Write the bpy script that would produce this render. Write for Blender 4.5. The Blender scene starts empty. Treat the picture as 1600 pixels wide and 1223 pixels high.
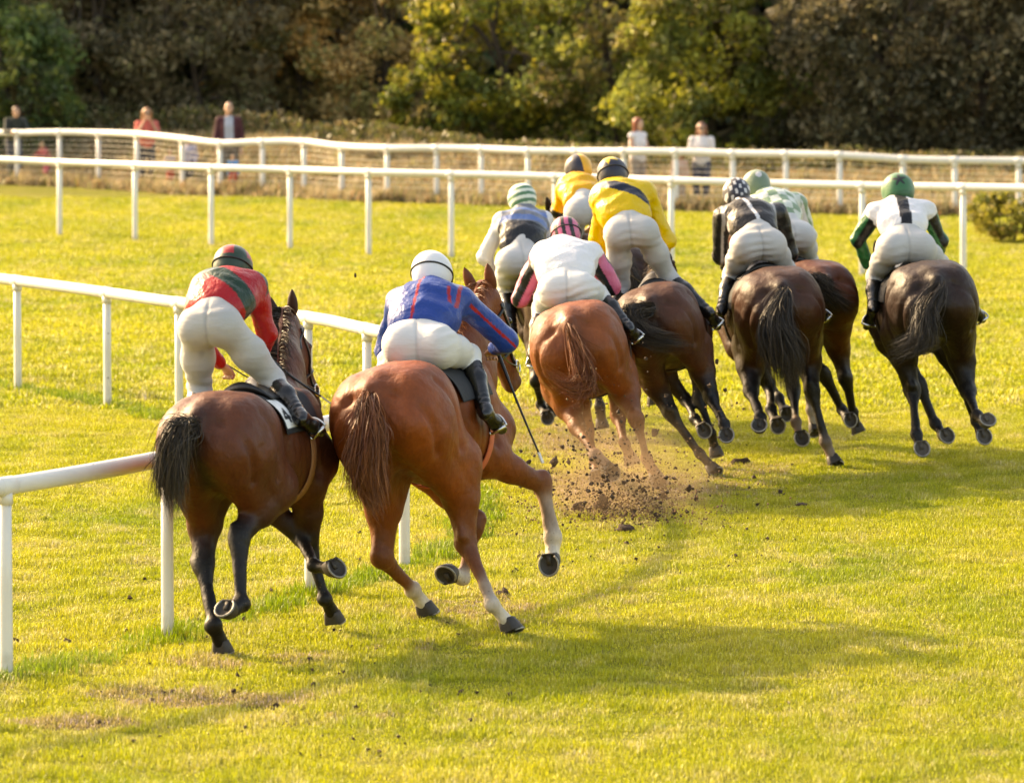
import bpy, math, random
import numpy as np
from mathutils import Vector, Matrix

scene = bpy.context.scene
COL = scene.collection
rad = math.radians

# ------------------------------------------------------------------ camera
CAM_H, FPX, VH, UC, VC = 3.8, 7800.0, 10.0, 800.0, 611.5      # height, focal length in photo pixels, horizon row, centre
PITCH = math.atan((VC - VH) / FPX)
cam_d = bpy.data.cameras.new('camera')
cam = bpy.data.objects.new('camera', cam_d)
COL.objects.link(cam)
cam.location = (0, 0, CAM_H)
cam.rotation_euler = (math.pi / 2 - PITCH, 0, 0)
cam_d.sensor_width = 36.0
cam_d.lens = FPX / 1600.0 * 36.0
cam_d.clip_start, cam_d.clip_end = 0.5, 3000.0
cam_d.dof.use_dof = True
cam_d.dof.focus_distance = 33.8
cam_d.dof.aperture_fstop = 4.0
scene.camera = cam

# ------------------------------------------------------------------ sky and sun
SUN_AZ, SUN_EL = rad(-52), rad(30)          # azimuth from the view direction, negative = left
SUN_DIR = np.array([math.sin(SUN_AZ) * math.cos(SUN_EL), math.cos(SUN_AZ) * math.cos(SUN_EL), math.sin(SUN_EL)])
world = bpy.data.worlds.new('World')
scene.world = world
world.use_nodes = True
wn = world.node_tree.nodes
wl = world.node_tree.links
bg = wn['Background']
sky = wn.new('ShaderNodeTexSky')
sky.sky_type = 'NISHITA'
sky.sun_disc = False
sky.sun_elevation = SUN_EL
sky.sun_rotation = SUN_AZ
sky.dust_density = 3.0
sky.ozone_density = 0.6
wl.new(sky.outputs['Color'], bg.inputs['Color'])
bg.inputs['Strength'].default_value = 0.15
sun_d = bpy.data.lights.new('sun', 'SUN')
sun_d.energy = 2.6
sun_d.angle = rad(1.5)
sun_d.color = (1.0, 0.86, 0.64)
sun = bpy.data.objects.new('sun', sun_d)
COL.objects.link(sun)
sun.rotation_euler = Vector(SUN_DIR).to_track_quat('Z', 'Y').to_euler()
vs = scene.view_settings
vs.view_transform = 'Standard'
vs.look = 'None'
vs.gamma = 1.0
vs.use_curve_mapping = False
vs.exposure = 1.9
vs.use_white_balance = True
vs.white_balance_temperature = 9200
vs.white_balance_tint = 12

cy = scene.cycles
cy.max_bounces, cy.diffuse_bounces, cy.glossy_bounces, cy.transmission_bounces, cy.transparent_max_bounces, cy.volume_bounces = 5, 3, 2, 3, 4, 0
cy.caustics_reflective = cy.caustics_refractive = False
cy.volume_step_rate = 2.0

# ------------------------------------------------------------------ picture geometry helpers
_cp, _sp = math.cos(PITCH), math.sin(PITCH)
def ray(u, v):
    x, y = (u - UC) / FPX, -(v - VC) / FPX
    d = np.array([x, _cp + y * _sp, -_sp + y * _cp])
    return d / d[1]                       # scaled so that one unit is one metre of world depth
CAM_P = np.array([0.0, 0.0, CAM_H])
def at(u, v, depth):
    return CAM_P + ray(u, v) * depth
def proj(P):
    d = np.asarray(P, float) - CAM_P
    f = d[1] * _cp - d[2] * _sp; up = d[1] * _sp + d[2] * _cp
    return (UC + FPX * d[0] / f, VC - FPX * up / f)
def gnd(u, v, z=0.0):
    r = ray(u, v)
    return CAM_P + r * ((z - CAM_H) / r[2])

# ------------------------------------------------------------------ objects
def tag(o, label=None, cat=None, group=None, kind=None):
    if label: o['label'] = label
    if cat: o['category'] = cat
    if group: o['group'] = group
    if kind: o['kind'] = kind
    return o
def empty(name, loc=(0, 0, 0)):
    o = bpy.data.objects.new(name, None)
    o.location = [float(c) for c in loc]
    o.empty_display_size = 0.2
    COL.objects.link(o)
    return o
def mk_mesh(name, V, F, colors=None, smooth=True, mat=None):
    V = np.asarray(V, dtype=np.float32)
    me = bpy.data.meshes.new(name)
    if isinstance(F, np.ndarray):
        groups = [F]
    else:
        by = {}
        for f in F: by.setdefault(len(f), []).append(f)
        groups = [np.asarray(by[k], dtype=np.int32) for k in sorted(by)]
    nl = sum(g.size for g in groups)
    nf = sum(len(g) for g in groups)
    me.vertices.add(len(V)); me.vertices.foreach_set('co', V.ravel())
    me.loops.add(nl); me.polygons.add(nf)
    loops = np.concatenate([g.ravel() for g in groups]).astype(np.int32)
    tot = np.concatenate([np.full(len(g), g.shape[1], np.int32) for g in groups])
    start = np.concatenate([[0], np.cumsum(tot)[:-1]]).astype(np.int32)
    me.loops.foreach_set('vertex_index', loops)
    me.polygons.foreach_set('loop_start', start)
    me.polygons.foreach_set('loop_total', tot)
    me.polygons.foreach_set('use_smooth', np.full(nf, bool(smooth)))
    me.update(calc_edges=True)
    if colors is not None:
        c = np.ones((len(V), 4), np.float32); c[:, :3] = colors
        a = me.color_attributes.new('Col', 'FLOAT_COLOR', 'POINT')
        a.data.foreach_set('color', c.ravel())
    if mat: me.materials.append(mat)
    return me
def add(name, V, F, mat, parent=None, colors=None, smooth=True):
    """one mesh object; V in world coordinates"""
    V = np.asarray(V, dtype=np.float64)
    if parent is not None:
        V = V - np.array(parent_loc(parent))
    o = bpy.data.objects.new(name, mk_mesh(name, V, F, colors, smooth, mat))
    if parent is not None: o.parent = parent
    COL.objects.link(o)
    return o
def parent_loc(p):
    loc = np.zeros(3)
    while p is not None:
        loc += np.array(p.location); p = p.parent
    return loc
def merge(parts):
    Vs, Fs, n = [], [], 0
    for V, F in parts:
        Vs.append(np.asarray(V, float))
        Fs.extend([tuple(int(i) + n for i in f) for f in F])
        n += len(V)
    return np.concatenate(Vs), Fs

def norm(v):
    v = np.asarray(v, float)
    return v / (np.linalg.norm(v) + 1e-12)
def frame_of(d, ref=(0, 0, 1)):
    d = norm(d)
    r = np.asarray(ref, float)
    if abs(np.dot(d, norm(r))) > 0.97: r = np.array([1.0, 0, 0])
    a = norm(np.cross(d, r)); b = np.cross(a, d)
    return a, b, d
def tube(P, R, n=8, cap=True, flat=1.0, ref=(0, 0, 1)):
    P = np.asarray(P, float); m = len(P)
    R = np.full(m, R, float) if np.isscalar(R) else np.asarray(R, float)
    T = np.gradient(P, axis=0)
    a, b, _ = frame_of(T[0], ref)
    V = []
    for i in range(m):
        t = norm(T[i]); a = norm(a - np.dot(a, t) * t); b = np.cross(t, a)
        for j in range(n):
            w = 2 * math.pi * j / n
            V.append(P[i] + R[i] * (math.cos(w) * a + flat * math.sin(w) * b))
    F = [(i * n + j, i * n + (j + 1) % n, (i + 1) * n + (j + 1) % n, (i + 1) * n + j) for i in range(m - 1) for j in range(n)]
    if cap:
        F.append(tuple(range(n))[::-1]); F.append(tuple(range((m - 1) * n, m * n)))
    return np.array(V), F
def catmull(P, per=8):
    P = np.asarray(P, float); out = []
    Q = np.vstack([2 * P[0] - P[1], P, 2 * P[-1] - P[-2]])
    for i in range(1, len(Q) - 2):
        for k in range(per):
            t = k / per
            p0, p1, p2, p3 = Q[i - 1], Q[i], Q[i + 1], Q[i + 2]
            out.append(0.5 * ((2 * p1) + (-p0 + p2) * t + (2 * p0 - 5 * p1 + 4 * p2 - p3) * t * t + (-p0 + 3 * p1 - 3 * p2 + p3) * t ** 3))
    out.append(P[-1])
    return np.array(out)
def box(c, s, R=None):
    c = np.asarray(c, float); s = np.asarray(s, float) / 2
    V = np.array([[x, y, z] for x in (-1, 1) for y in (-1, 1) for z in (-1, 1)], float) * s
    if R is not None: V = V @ np.asarray(R).T
    return V + c, [(0, 1, 3, 2), (4, 6, 7, 5), (0, 4, 5, 1), (2, 3, 7, 6), (0, 2, 6, 4), (1, 5, 7, 3)]

# ------------------------------------------------------------------ materials
class NT:
    def __init__(s, m):
        s.m = m; m.use_nodes = True; s.t = m.node_tree; s.n = s.t.nodes; s.l = s.t.links
        s.b = s.n['Principled BSDF']; s.out = s.n['Material Output']
    def new(s, t, **kw):
        n = s.n.new(t)
        for k, v in kw.items(): setattr(n, k, v)
        return n
    def link(s, a, b): s.l.new(a, b)
    def noise(s, scale, detail=4, rough=0.55, coord='Object', vec=None, stretch=None):
        tx = s.new('ShaderNodeTexNoise')
        tx.inputs['Scale'].default_value = scale; tx.inputs['Detail'].default_value = detail; tx.inputs['Roughness'].default_value = rough
        if vec is None:
            if coord == 'World':
                vec = s.new('ShaderNodeNewGeometry').outputs['Position']
            else:
                vec = s.new('ShaderNodeTexCoord').outputs[coord]
        if stretch:
            mp = s.new('ShaderNodeMapping'); mp.inputs['Scale'].default_value = stretch
            s.link(vec, mp.inputs['Vector']); vec = mp.outputs['Vector']
        s.link(vec, tx.inputs['Vector'])
        return tx.outputs['Fac']
    def ramp(s, fac, stops):
        r = s.new('ShaderNodeValToRGB')
        els = r.color_ramp.elements
        while len(els) < len(stops): els.new(0.5)
        for e, (p, c) in zip(els, stops):
            e.position = p; e.color = (c, c, c, 1) if np.isscalar(c) else (*c, 1)
        s.link(fac, r.inputs['Fac'])
        return r.outputs['Color']
    def mix(s, fac, a, b, mode='MIX'):
        x = s.new('ShaderNodeMix', data_type='RGBA', blend_type=mode)
        for sock, val in ((x.inputs[0], fac), (x.inputs[6], a), (x.inputs[7], b)):
            if hasattr(val, 'links'): s.link(val, sock)
            elif np.isscalar(val): sock.default_value = val
            else: sock.default_value = (*val, 1)
        return x.outputs[2]
    def bump(s, h, strength=0.3, dist=0.01, normal=None):
        b = s.new('ShaderNodeBump')
        b.inputs['Strength'].default_value = strength; b.inputs['Distance'].default_value = dist
        s.link(h, b.inputs['Height'])
        if normal is not None: s.link(normal, b.inputs['Normal'])
        return b.outputs['Normal']
def mat(name, col=(0.5, 0.5, 0.5), rough=0.6, vcol=False, spec=0.5, sheen=0.0, metal=0.0, var=0.0, vscale=8.0, bumps=(), coat=0.0, coat_rough=0.3):
    m = bpy.data.materials.new(name); t = NT(m)
    c = None
    if vcol:
        a = t.new('ShaderNodeAttribute', attribute_name='Col'); c = a.outputs['Color']
    if var:
        k = t.ramp(t.noise(vscale), [(0.3, 1 - var), (0.7, 1 + var)])
        c = t.mix(1.0, c if c is not None else col, k, 'MULTIPLY')
    if c is not None: t.link(c, t.b.inputs['Base Color'])
    else: t.b.inputs['Base Color'].default_value = (*col, 1)
    t.b.inputs['Roughness'].default_value = rough
    t.b.inputs['Specular IOR Level'].default_value = spec
    t.b.inputs['Sheen Weight'].default_value = sheen
    t.b.inputs['Metallic'].default_value = metal
    t.b.inputs['Coat Weight'].default_value = coat
    t.b.inputs['Coat Roughness'].default_value = coat_rough
    nrm = None
    for (scale, strength, dist, stretch) in bumps:
        nrm = t.bump(t.noise(scale, 4, 0.6, stretch=stretch), strength, dist, nrm)
    if nrm is not None: t.link(nrm, t.b.inputs['Normal'])
    return m

# ------------------------------------------------------------------ smooth solids (distance fields meshed with surface nets)
def P_cap(a, b, ra, rb=None, k=0.05, flat=None, c0=None, c1=None, tag=''):
    return dict(t='cap', a=np.asarray(a, float), b=np.asarray(b, float), ra=ra, rb=ra if rb is None else rb, k=k, flat=flat, c0=c0, c1=c1 if c1 is not None else c0, tag=tag)
def P_ell(c, r, R=None, k=0.05, c0=None, tag='', sub=False):
    return dict(t='ell', c=np.asarray(c, float), r=np.asarray(r, float), R=np.eye(3) if R is None else np.asarray(R, float), k=k, c0=c0, c1=c0, tag=tag, sub=sub)
def P_loft(stations, R, o, k=0.05, c0=None, s=1.0, ex=2.2):
    return dict(t='loft', st=np.asarray(stations, float), R=np.asarray(R, float), o=np.asarray(o, float), k=k, c0=c0, c1=c0, tag='torso', s=s, ex=ex)
def p_eval(p, X, Y, Z):
    if p['t'] == 'cap':
        a, ba = p['a'], p['b'] - p['a']
        L2 = float(ba @ ba) + 1e-12
        x, y, z = X - a[0], Y - a[1], Z - a[2]
        t = np.clip((x * ba[0] + y * ba[1] + z * ba[2]) / L2, 0, 1)
        x, y, z = x - t * ba[0], y - t * ba[1], z - t * ba[2]
        if p['flat'] is not None:
            (ax, f) = p['flat']; ax = norm(ax)
            q = (x * ax[0] + y * ax[1] + z * ax[2]) * (1 / f - 1)
            x, y, z = x + q * ax[0], y + q * ax[1], z + q * ax[2]
            fm = min(1.0, f)
        else: fm = 1.0
        return (np.sqrt(x * x + y * y + z * z) - (p['ra'] + (p['rb'] - p['ra']) * t)) * (0.5 + 0.5 * fm), t
    if p['t'] == 'ell':
        R, r = p['R'], p['r']
        x, y, z = X - p['c'][0], Y - p['c'][1], Z - p['c'][2]
        q = [(x * R[0, i] + y * R[1, i] + z * R[2, i]) for i in range(3)]
        k0 = np.sqrt(sum((q[i] / r[i]) ** 2 for i in range(3))) + 1e-9
        k1 = np.sqrt(sum((q[i] / r[i] ** 2) ** 2 for i in range(3))) + 1e-9
        return k0 * (k0 - 1) / k1, np.zeros_like(k0)
    if p['t'] == 'loft':
        R, s = p['R'], p['s']
        x, y, z = X - p['o'][0], Y - p['o'][1], Z - p['o'][2]
        q = [(x * R[0, i] + y * R[1, i] + z * R[2, i]) / s for i in range(3)]
        st = p['st']
        yy = q[1]; yc = np.clip(yy, st[0, 0], st[-1, 0])
        zc = np.interp(yc, st[:, 0], st[:, 1]); a = np.interp(yc, st[:, 0], st[:, 2]); b = np.interp(yc, st[:, 0], st[:, 3])
        ex = p['ex']
        e = (np.abs(q[0] / a) ** ex + np.abs((q[2] - zc) / b) ** ex) ** (1 / ex)
        d = (e - 1) * np.minimum(a, b)
        over = np.abs(yy - yc)
        d = np.where(over > 0, np.sqrt(np.maximum(d, 0) ** 2 + over ** 2), d)
        return d * s, (yc - st[0, 0]) / (st[-1, 0] - st[0, 0])
def p_bbox(p):
    if p['t'] == 'cap':
        f = max(1.0, p['flat'][1]) if p['flat'] is not None else 1.0
        lo = np.minimum(p['a'] - p['ra'] * f, p['b'] - p['rb'] * f); hi = np.maximum(p['a'] + p['ra'] * f, p['b'] + p['rb'] * f)
    elif p['t'] == 'ell':
        e = np.sqrt(((p['R'] * p['r']) ** 2).sum(1)); lo, hi = p['c'] - e, p['c'] + e
    else:
        st, s = p['st'], p['s']; C = []
        for y, z, a, b in st:
            for i in (-1, 1):
                for j in (-1, 1): C.append(p['o'] + p['R'] @ (np.array([i * a, y, z + j * b]) * s))
        C = np.array(C); lo, hi = C.min(0), C.max(0)
    return lo, hi
class Field:
    def __init__(self, prims, h):
        self.prims, self.h = prims, h
        bb = [p_bbox(p) for p in prims if not p.get('sub')]
        lo = np.min([b[0] for b in bb], 0) - 3 * h - 0.03; hi = np.max([b[1] for b in bb], 0) + 3 * h + 0.03
        n = np.ceil((hi - lo) / h).astype(int) + 1
        self.lo = lo; g = np.full(n, 1.0, np.float32)
        ax = [lo[i] + h * np.arange(n[i]) for i in range(3)]
        for p in prims:
            l, u = p_bbox(p); m = p['k'] + 3 * h
            i0 = np.maximum(np.floor((l - m - lo) / h).astype(int), 0); i1 = np.minimum(np.ceil((u + m - lo) / h).astype(int) + 1, n)
            if np.any(i1 <= i0): continue
            sl = tuple(slice(i0[i], i1[i]) for i in range(3))
            d, _ = p_eval(p, ax[0][sl[0]][:, None, None], ax[1][sl[1]][None, :, None], ax[2][sl[2]][None, None, :])
            a = g[sl]; k = max(p['k'], 1e-4)
            if p.get('sub'):
                hh = np.clip(0.5 - 0.5 * (a + d) / k, 0, 1)
                g[sl] = a * (1 - hh) - d * hh + k * hh * (1 - hh)
            else:
                hh = np.clip(0.5 + 0.5 * (d - a) / k, 0, 1)
                g[sl] = d * (1 - hh) + a * hh - k * hh * (1 - hh)
        self.g = g
    def sample(self, P):
        q = (np.asarray(P, float) - self.lo) / self.h
        i = np.clip(np.floor(q).astype(int), 0, np.array(self.g.shape) - 2); f = np.clip(q - i, 0, 1)
        r = 0
        for dx in (0, 1):
            for dy in (0, 1):
                for dz in (0, 1):
                    w = (f[..., 0] if dx else 1 - f[..., 0]) * (f[..., 1] if dy else 1 - f[..., 1]) * (f[..., 2] if dz else 1 - f[..., 2])
                    r = r + w * self.g[i[..., 0] + dx, i[..., 1] + dy, i[..., 2] + dz]
        return r
    def grad(self, P):
        e = self.h; P = np.asarray(P, float)
        G = np.stack([self.sample(P + np.eye(3)[i] * e) - self.sample(P - np.eye(3)[i] * e) for i in range(3)], -1)
        return G / (np.linalg.norm(G, axis=-1, keepdims=True) + 1e-9)
    def cast(self, O, D, far=1.0, near=0.0, off=0.0, n=90):
        """first surface met when walking from O + D*far back towards O"""
        O, D = np.asarray(O, float), np.asarray(D, float)
        t = np.full(O.shape[:-1], far)
        for _ in range(n):
            d = self.sample(O + D * t[..., None]) - off
            t = np.maximum(t - np.clip(d, 0, 0.05) * 0.7, near)
        return O + D * t[..., None]
    def mesh(self, smooth=2):
        g = self.g; ins = g < 0
        n = np.array(g.shape)
        c = [g[i:n[0] - 1 + i, j:n[1] - 1 + j, k:n[2] - 1 + k] for i in (0, 1) for j in (0, 1) for k in (0, 1)]
        cnt = sum((x < 0).astype(np.int8) for x in c)
        act = (cnt > 0) & (cnt < 8)
        idx = np.argwhere(act)
        vals = np.stack([x[act] for x in c], 1)
        corner = np.array([[i, j, k] for i in (0, 1) for j in (0, 1) for k in (0, 1)], float)
        acc = np.zeros((len(idx), 3)); num = np.zeros(len(idx))
        for a in range(8):
            for b in range(a + 1, 8):
                if abs(corner[a] - corner[b]).sum() != 1: continue
                m = (vals[:, a] < 0) != (vals[:, b] < 0)
                t = vals[:, a] / np.where(m, vals[:, a] - vals[:, b], 1)
                acc += np.where(m[:, None], corner[a] + t[:, None] * (corner[b] - corner[a]), 0); num += m
        V = self.lo + (idx + acc / num[:, None]) * self.h
        vid = np.full(act.shape, -1, np.int64); vid[act] = np.arange(len(idx))
        F = []
        for ax in range(3):
            o1, o2 = [(1, 2), (2, 0), (0, 1)][ax]
            sl0 = [slice(None)] * 3; sl1 = [slice(None)] * 3
            sl0[ax] = slice(0, -1); sl1[ax] = slice(1, None)
            for s in (sl0, sl1):
                s[o1] = slice(1, -1); s[o2] = slice(1, -1)
            A, B = ins[tuple(sl0)], ins[tuple(sl1)]
            e = np.argwhere(A != B); flip = A[A != B]
            e[:, o1] += 1; e[:, o2] += 1
            def v(d1, d2):
                q = e.copy(); q[:, o1] += d1; q[:, o2] += d2
                return vid[q[:, 0], q[:, 1], q[:, 2]]
            Q = np.stack([v(-1, -1), v(0, -1), v(0, 0), v(-1, 0)], 1)
            Q[~flip] = Q[~flip][:, ::-1]
            F.append(Q)
        F = np.concatenate(F); F = F[(F >= 0).all(1)]
        if smooth:
            E = np.concatenate([F[:, [0, 1]], F[:, [1, 2]], F[:, [2, 3]], F[:, [3, 0]]])
            E = np.concatenate([E, E[:, ::-1]])
            deg = np.bincount(E[:, 0], minlength=len(V)) + 1e-9
            for lam in [0.5, -0.45] * smooth:
                L = np.stack([np.bincount(E[:, 0], weights=V[E[:, 1], i], minlength=len(V)) for i in range(3)], 1) / deg[:, None] - V
                V = V + lam * L
        return V, F
    def colors(self, V, default, sig=0.015):
        W = np.zeros(len(V)); C = np.zeros((len(V), 3))
        for p in self.prims:
            if p['c0'] is None or p.get('sub'): continue
            d, t = p_eval(p, V[:, 0], V[:, 1], V[:, 2])
            w = np.exp(-np.clip(d, -0.03, 0.5) / sig)
            C += w[:, None] * (np.asarray(p['c0'])[None] * (1 - t[:, None]) + np.asarray(p['c1'])[None] * t[:, None]); W += w
        return np.where(W[:, None] > 1e-12, C / (W[:, None] + 1e-12), np.asarray(default)[None])
    def nearest(self, V):
        """tag index and parameter of the closest primitive"""
        best = np.full(len(V), 1e9); ti = np.zeros(len(V), int); tt = np.zeros(len(V))
        for i, p in enumerate(self.prims):
            if p.get('sub'): continue
            d, t = p_eval(p, V[:, 0], V[:, 1], V[:, 2])
            m = d < best; best[m] = d[m]; ti[m] = i; tt[m] = np.broadcast_to(t, d.shape)[m]
        return ti, tt
def vnoise(P, scale, seed=0):
    """cheap smooth noise from sums of sines"""
    r = np.random.RandomState(seed); out = 0
    for i in range(7):
        w = r.normal(size=3) * scale; out = out + np.sin(P @ w + r.uniform(0, 6.28)) / 7 * 2.0
    return out
# ------------------------------------------------------------------ turf
WEAR = [(330, 1095, 0.75, 0.45, 0.8), (120, 1130, 0.45, 0.35, 0.8), (330, 1035, 0.35, 0.5, 0.6), (560, 1120, 0.8, 0.5, 0.35), (760, 950, 0.8, 1.2, 0.50), (960, 930, 0.5, 0.9, 0.4), (230, 1085, 0.6, 0.4, 0.6), (470, 1030, 0.4, 0.5, 0.5), (960, 770, 0.65, 2.4, 0.95),
        (900, 690, 0.9, 2.0, 0.7), (1060, 760, 1.0, 1.6, 0.6), (850, 650, 0.7, 2.5, 0.5), (1160, 735, 0.6, 1.2, 0.5), (1300, 760, 1.6, 2.0, 0.25), (1180, 660, 1.5, 4.0, 0.25), (640, 1010, 0.5, 0.5, 0.4)]
def turf_color(t, blade):
    """shared world-space colouring: yellow-green sward, straw patches, worn earth; returns colour and wear"""
    pos = t.new('ShaderNodeNewGeometry').outputs['Position']
    n1 = t.noise(0.55, 4, 0.6, vec=pos, stretch=(1, 0.35, 1)); n2 = t.noise(2.6, 5, 0.65, vec=pos, stretch=(1, 0.5, 1)); n3 = t.noise(0.16, 3, 0.5, vec=pos)
    g = t.ramp(n1, [(0.33, (0.212, 0.268, 0.014)), (0.48, (0.320, 0.338, 0.020)), (0.66, (0.415, 0.392, 0.036))])
    g = t.mix(t.ramp(n2, [(0.48, 0.0), (0.66, 0.62)]), g, (0.480, 0.410, 0.140))
    g = t.mix(t.ramp(n2, [(0.28, 0.55), (0.42, 0.0)]), g, (0.190, 0.235, 0.012))
    g = t.mix(t.ramp(n3, [(0.40, 0.0), (0.62, 0.45)]), g, (0.405, 0.392, 0.018))
    w = None
    for (u, v, rx, ry, k) in WEAR:
        c = gnd(u, v)
        mp = t.new('ShaderNodeMapping'); mp.vector_type = 'POINT'
        mp.inputs['Location'].default_value = (-c[0] / rx, -c[1] / ry, 0); mp.inputs['Scale'].default_value = (1 / rx, 1 / ry, 0)
        t.link(pos, mp.inputs['Vector'])
        ln = t.new('ShaderNodeVectorMath', operation='LENGTH'); t.link(mp.outputs['Vector'], ln.inputs[0])
        r = t.new('ShaderNodeMapRange', interpolation_type='SMOOTHSTEP')
        r.inputs['From Min'].default_value = 1.5; r.inputs['From Max'].default_value = 0.1; r.inputs['To Min'].default_value = 0; r.inputs['To Max'].default_value = k
        t.link(ln.outputs['Value'], r.inputs['Value'])
        if w is None: w = r.outputs['Result']
        else:
            m = t.new('ShaderNodeMath', operation='MAXIMUM'); t.link(w, m.inputs[0]); t.link(r.outputs['Result'], m.inputs[1]); w = m.outputs[0]
    nz = t.noise(6.5, 5, 0.7, vec=pos, stretch=(1, 0.6, 1))
    m = t.new('ShaderNodeMath', operation='MULTIPLY_ADD'); t.link(nz, m.inputs[0]); m.inputs[1].default_value = 2.0; m.inputs[2].default_value = -1.0
    a = t.new('ShaderNodeMath', operation='ADD'); t.link(m.outputs[0], a.inputs[0]); t.link(w, a.inputs[1])
    wear = t.ramp(a.outputs[0], [(0.30, 0.0), (0.62, 0.85 if blade else 1.0)])
    return t.mix(wear, g, (0.340, 0.262, 0.105) if blade else (0.115, 0.070, 0.038)), wear
def turf_mats():
    m = bpy.data.materials.new('turf_soil'); t = NT(m)
    c, w = turf_color(t, False)
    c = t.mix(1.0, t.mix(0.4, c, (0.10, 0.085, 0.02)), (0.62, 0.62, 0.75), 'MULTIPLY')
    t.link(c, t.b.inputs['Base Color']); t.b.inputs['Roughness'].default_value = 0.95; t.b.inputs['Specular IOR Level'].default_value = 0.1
    t.link(t.bump(t.noise(18, 5, 0.7, 'World'), 0.8, 0.05), t.b.inputs['Normal'])
    m2 = bpy.data.materials.new('grass_blade'); t = NT(m2)
    c, w = turf_color(t, True)
    at_ = t.new('ShaderNodeAttribute', attribute_name='Col')
    c = t.mix(1.0, c, at_.outputs['Color'], 'MULTIPLY')
    t.link(c, t.b.inputs['Base Color']); t.b.inputs['Roughness'].default_value = 0.5; t.b.inputs['Specular IOR Level'].default_value = 0.35
    tr = t.new('ShaderNodeBsdfTranslucent'); t.link(c, tr.inputs['Color'])
    mx = t.new('ShaderNodeMixShader'); mx.inputs[0].default_value = 0.42
    t.link(t.b.outputs[0], mx.inputs[1]); t.link(tr.outputs[0], mx.inputs[2]); t.link(mx.outputs[0], t.out.inputs['Surface'])
    return m, m2
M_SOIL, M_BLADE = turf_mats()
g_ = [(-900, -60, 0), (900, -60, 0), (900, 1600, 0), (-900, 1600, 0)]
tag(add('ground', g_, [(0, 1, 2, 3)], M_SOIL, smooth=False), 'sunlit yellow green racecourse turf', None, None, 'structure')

def blade_patch(seed, size, n, h0, h1, wd, lean=0.6, tint=(1, 1, 1), straw=0.12, clump=0):
    r = np.random.RandomState(seed)
    b = r.uniform(-size * 0.53, size * 0.53, (n, 2))
    if clump:
        cc = r.uniform(-size * 0.5, size * 0.5, (clump, 2)); b = cc[r.randint(0, clump, n)] + r.normal(size=(n, 2)) * size * 0.05
    h = r.uniform(h0, h1, n) * np.clip(0.75 + 0.5 * vnoise(np.c_[b, np.zeros(n)], 5, seed), 0.4, 1.4)
    a = r.uniform(0, 2 * np.pi, n); d = np.c_[np.cos(a), np.sin(a)]
    ln = np.abs(r.normal(size=n)) * lean * h
    sd = np.c_[-d[:, 1], d[:, 0]] * (wd * r.uniform(0.6, 1.3, n))[:, None]
    z = np.zeros(n)
    P0, P1 = np.c_[b - sd, z - 0.01], np.c_[b + sd, z - 0.01]
    mid = b + d * ln[:, None] * 0.35
    P2, P3 = np.c_[mid + sd * 0.8, h * 0.6], np.c_[mid - sd * 0.8, h * 0.6]
    P4 = np.c_[b + d * ln[:, None], h * np.clip(1 - 0.25 * (ln / h) ** 2, 0.45, 1)]
    V = np.stack([P0, P1, P2, P3, P4], 1).reshape(-1, 3)
    i = np.arange(n)[:, None] * 5
    F = [tuple(f) for f in (i + np.array([0, 1, 2, 3])).tolist()] + [tuple(f) for f in (i + np.array([3, 2, 4])).tolist()]
    k = r.uniform(0.66, 1.28, (n, 1)) * np.asarray(tint)
    st = r.uniform(size=n) < straw
    k[st] = np.array([1.35, 1.32, 4.0]) * r.uniform(0.8, 1.3, (st.sum(), 1))
    return mk_mesh('turf_patch', V, F, np.repeat(k, 5, 0), True, M_BLADE)
def scatter(name, pts, rots, scl, protos, label, cat):
    me = bpy.data.meshes.new(name)
    me.from_pydata([tuple(p) for p in pts], [], [])
    for nm, tp, val in (('rz', 'FLOAT', rots), ('sc', 'FLOAT', scl)):
        a = me.attributes.new(nm, tp, 'POINT'); a.data.foreach_set('value', np.asarray(val, np.float32))
    ob = bpy.data.objects.new(name, me); COL.objects.link(ob)
    ng = bpy.data.node_groups.new(name + '_nodes', 'GeometryNodeTree')
    ng.interface.new_socket('Geometry', in_out='INPUT', socket_type='NodeSocketGeometry'); ng.interface.new_socket('Geometry', in_out='OUTPUT', socket_type='NodeSocketGeometry')
    N, L = ng.nodes, ng.links
    gi, go = N.new('NodeGroupInput'), N.new('NodeGroupOutput')
    jn = N.new('GeometryNodeJoinGeometry')
    for me_ in protos:
        po = bpy.data.objects.new(me_.name, me_)
        oi = N.new('GeometryNodeObjectInfo'); oi.inputs['Object'].default_value = po; oi.inputs['As Instance'].default_value = True
        L.new(oi.outputs['Geometry'], jn.inputs[0])
    ip = N.new('GeometryNodeInstanceOnPoints'); ip.inputs['Pick Instance'].default_value = True
    L.new(gi.outputs[0], ip.inputs['Points']); L.new(jn.outputs[0], ip.inputs['Instance'])
    ar = N.new('GeometryNodeInputNamedAttribute'); ar.data_type = 'FLOAT'; ar.inputs['Name'].default_value = 'rz'
    cx = N.new('ShaderNodeCombineXYZ'); L.new(ar.outputs['Attribute'], cx.inputs['Z'])
    L.new(cx.outputs[0], ip.inputs['Rotation'])
    as_ = N.new('GeometryNodeInputNamedAttribute'); as_.data_type = 'FLOAT'; as_.inputs['Name'].default_value = 'sc'
    L.new(as_.outputs['Attribute'], ip.inputs['Scale'])
    L.new(ip.outputs[0], go.inputs[0])
    md = ob.modifiers.new('scatter', 'NODES'); md.node_group = ng
    return tag(ob, label, cat, None, 'stuff')
rs = np.random.RandomState(3)
def cells(y0, y1, step, margin):
    P = []
    y = y0
    while y < y1:
        hw = 800 / FPX * (y + step) + margin
        x = -math.ceil(hw / step) * step
        while x <= hw:
            P.append((x, y, 0.0)); x += step
        y += step
    return np.array(P)
near = cells(21.5, 47.5, 1.0, 2.2)
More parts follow.
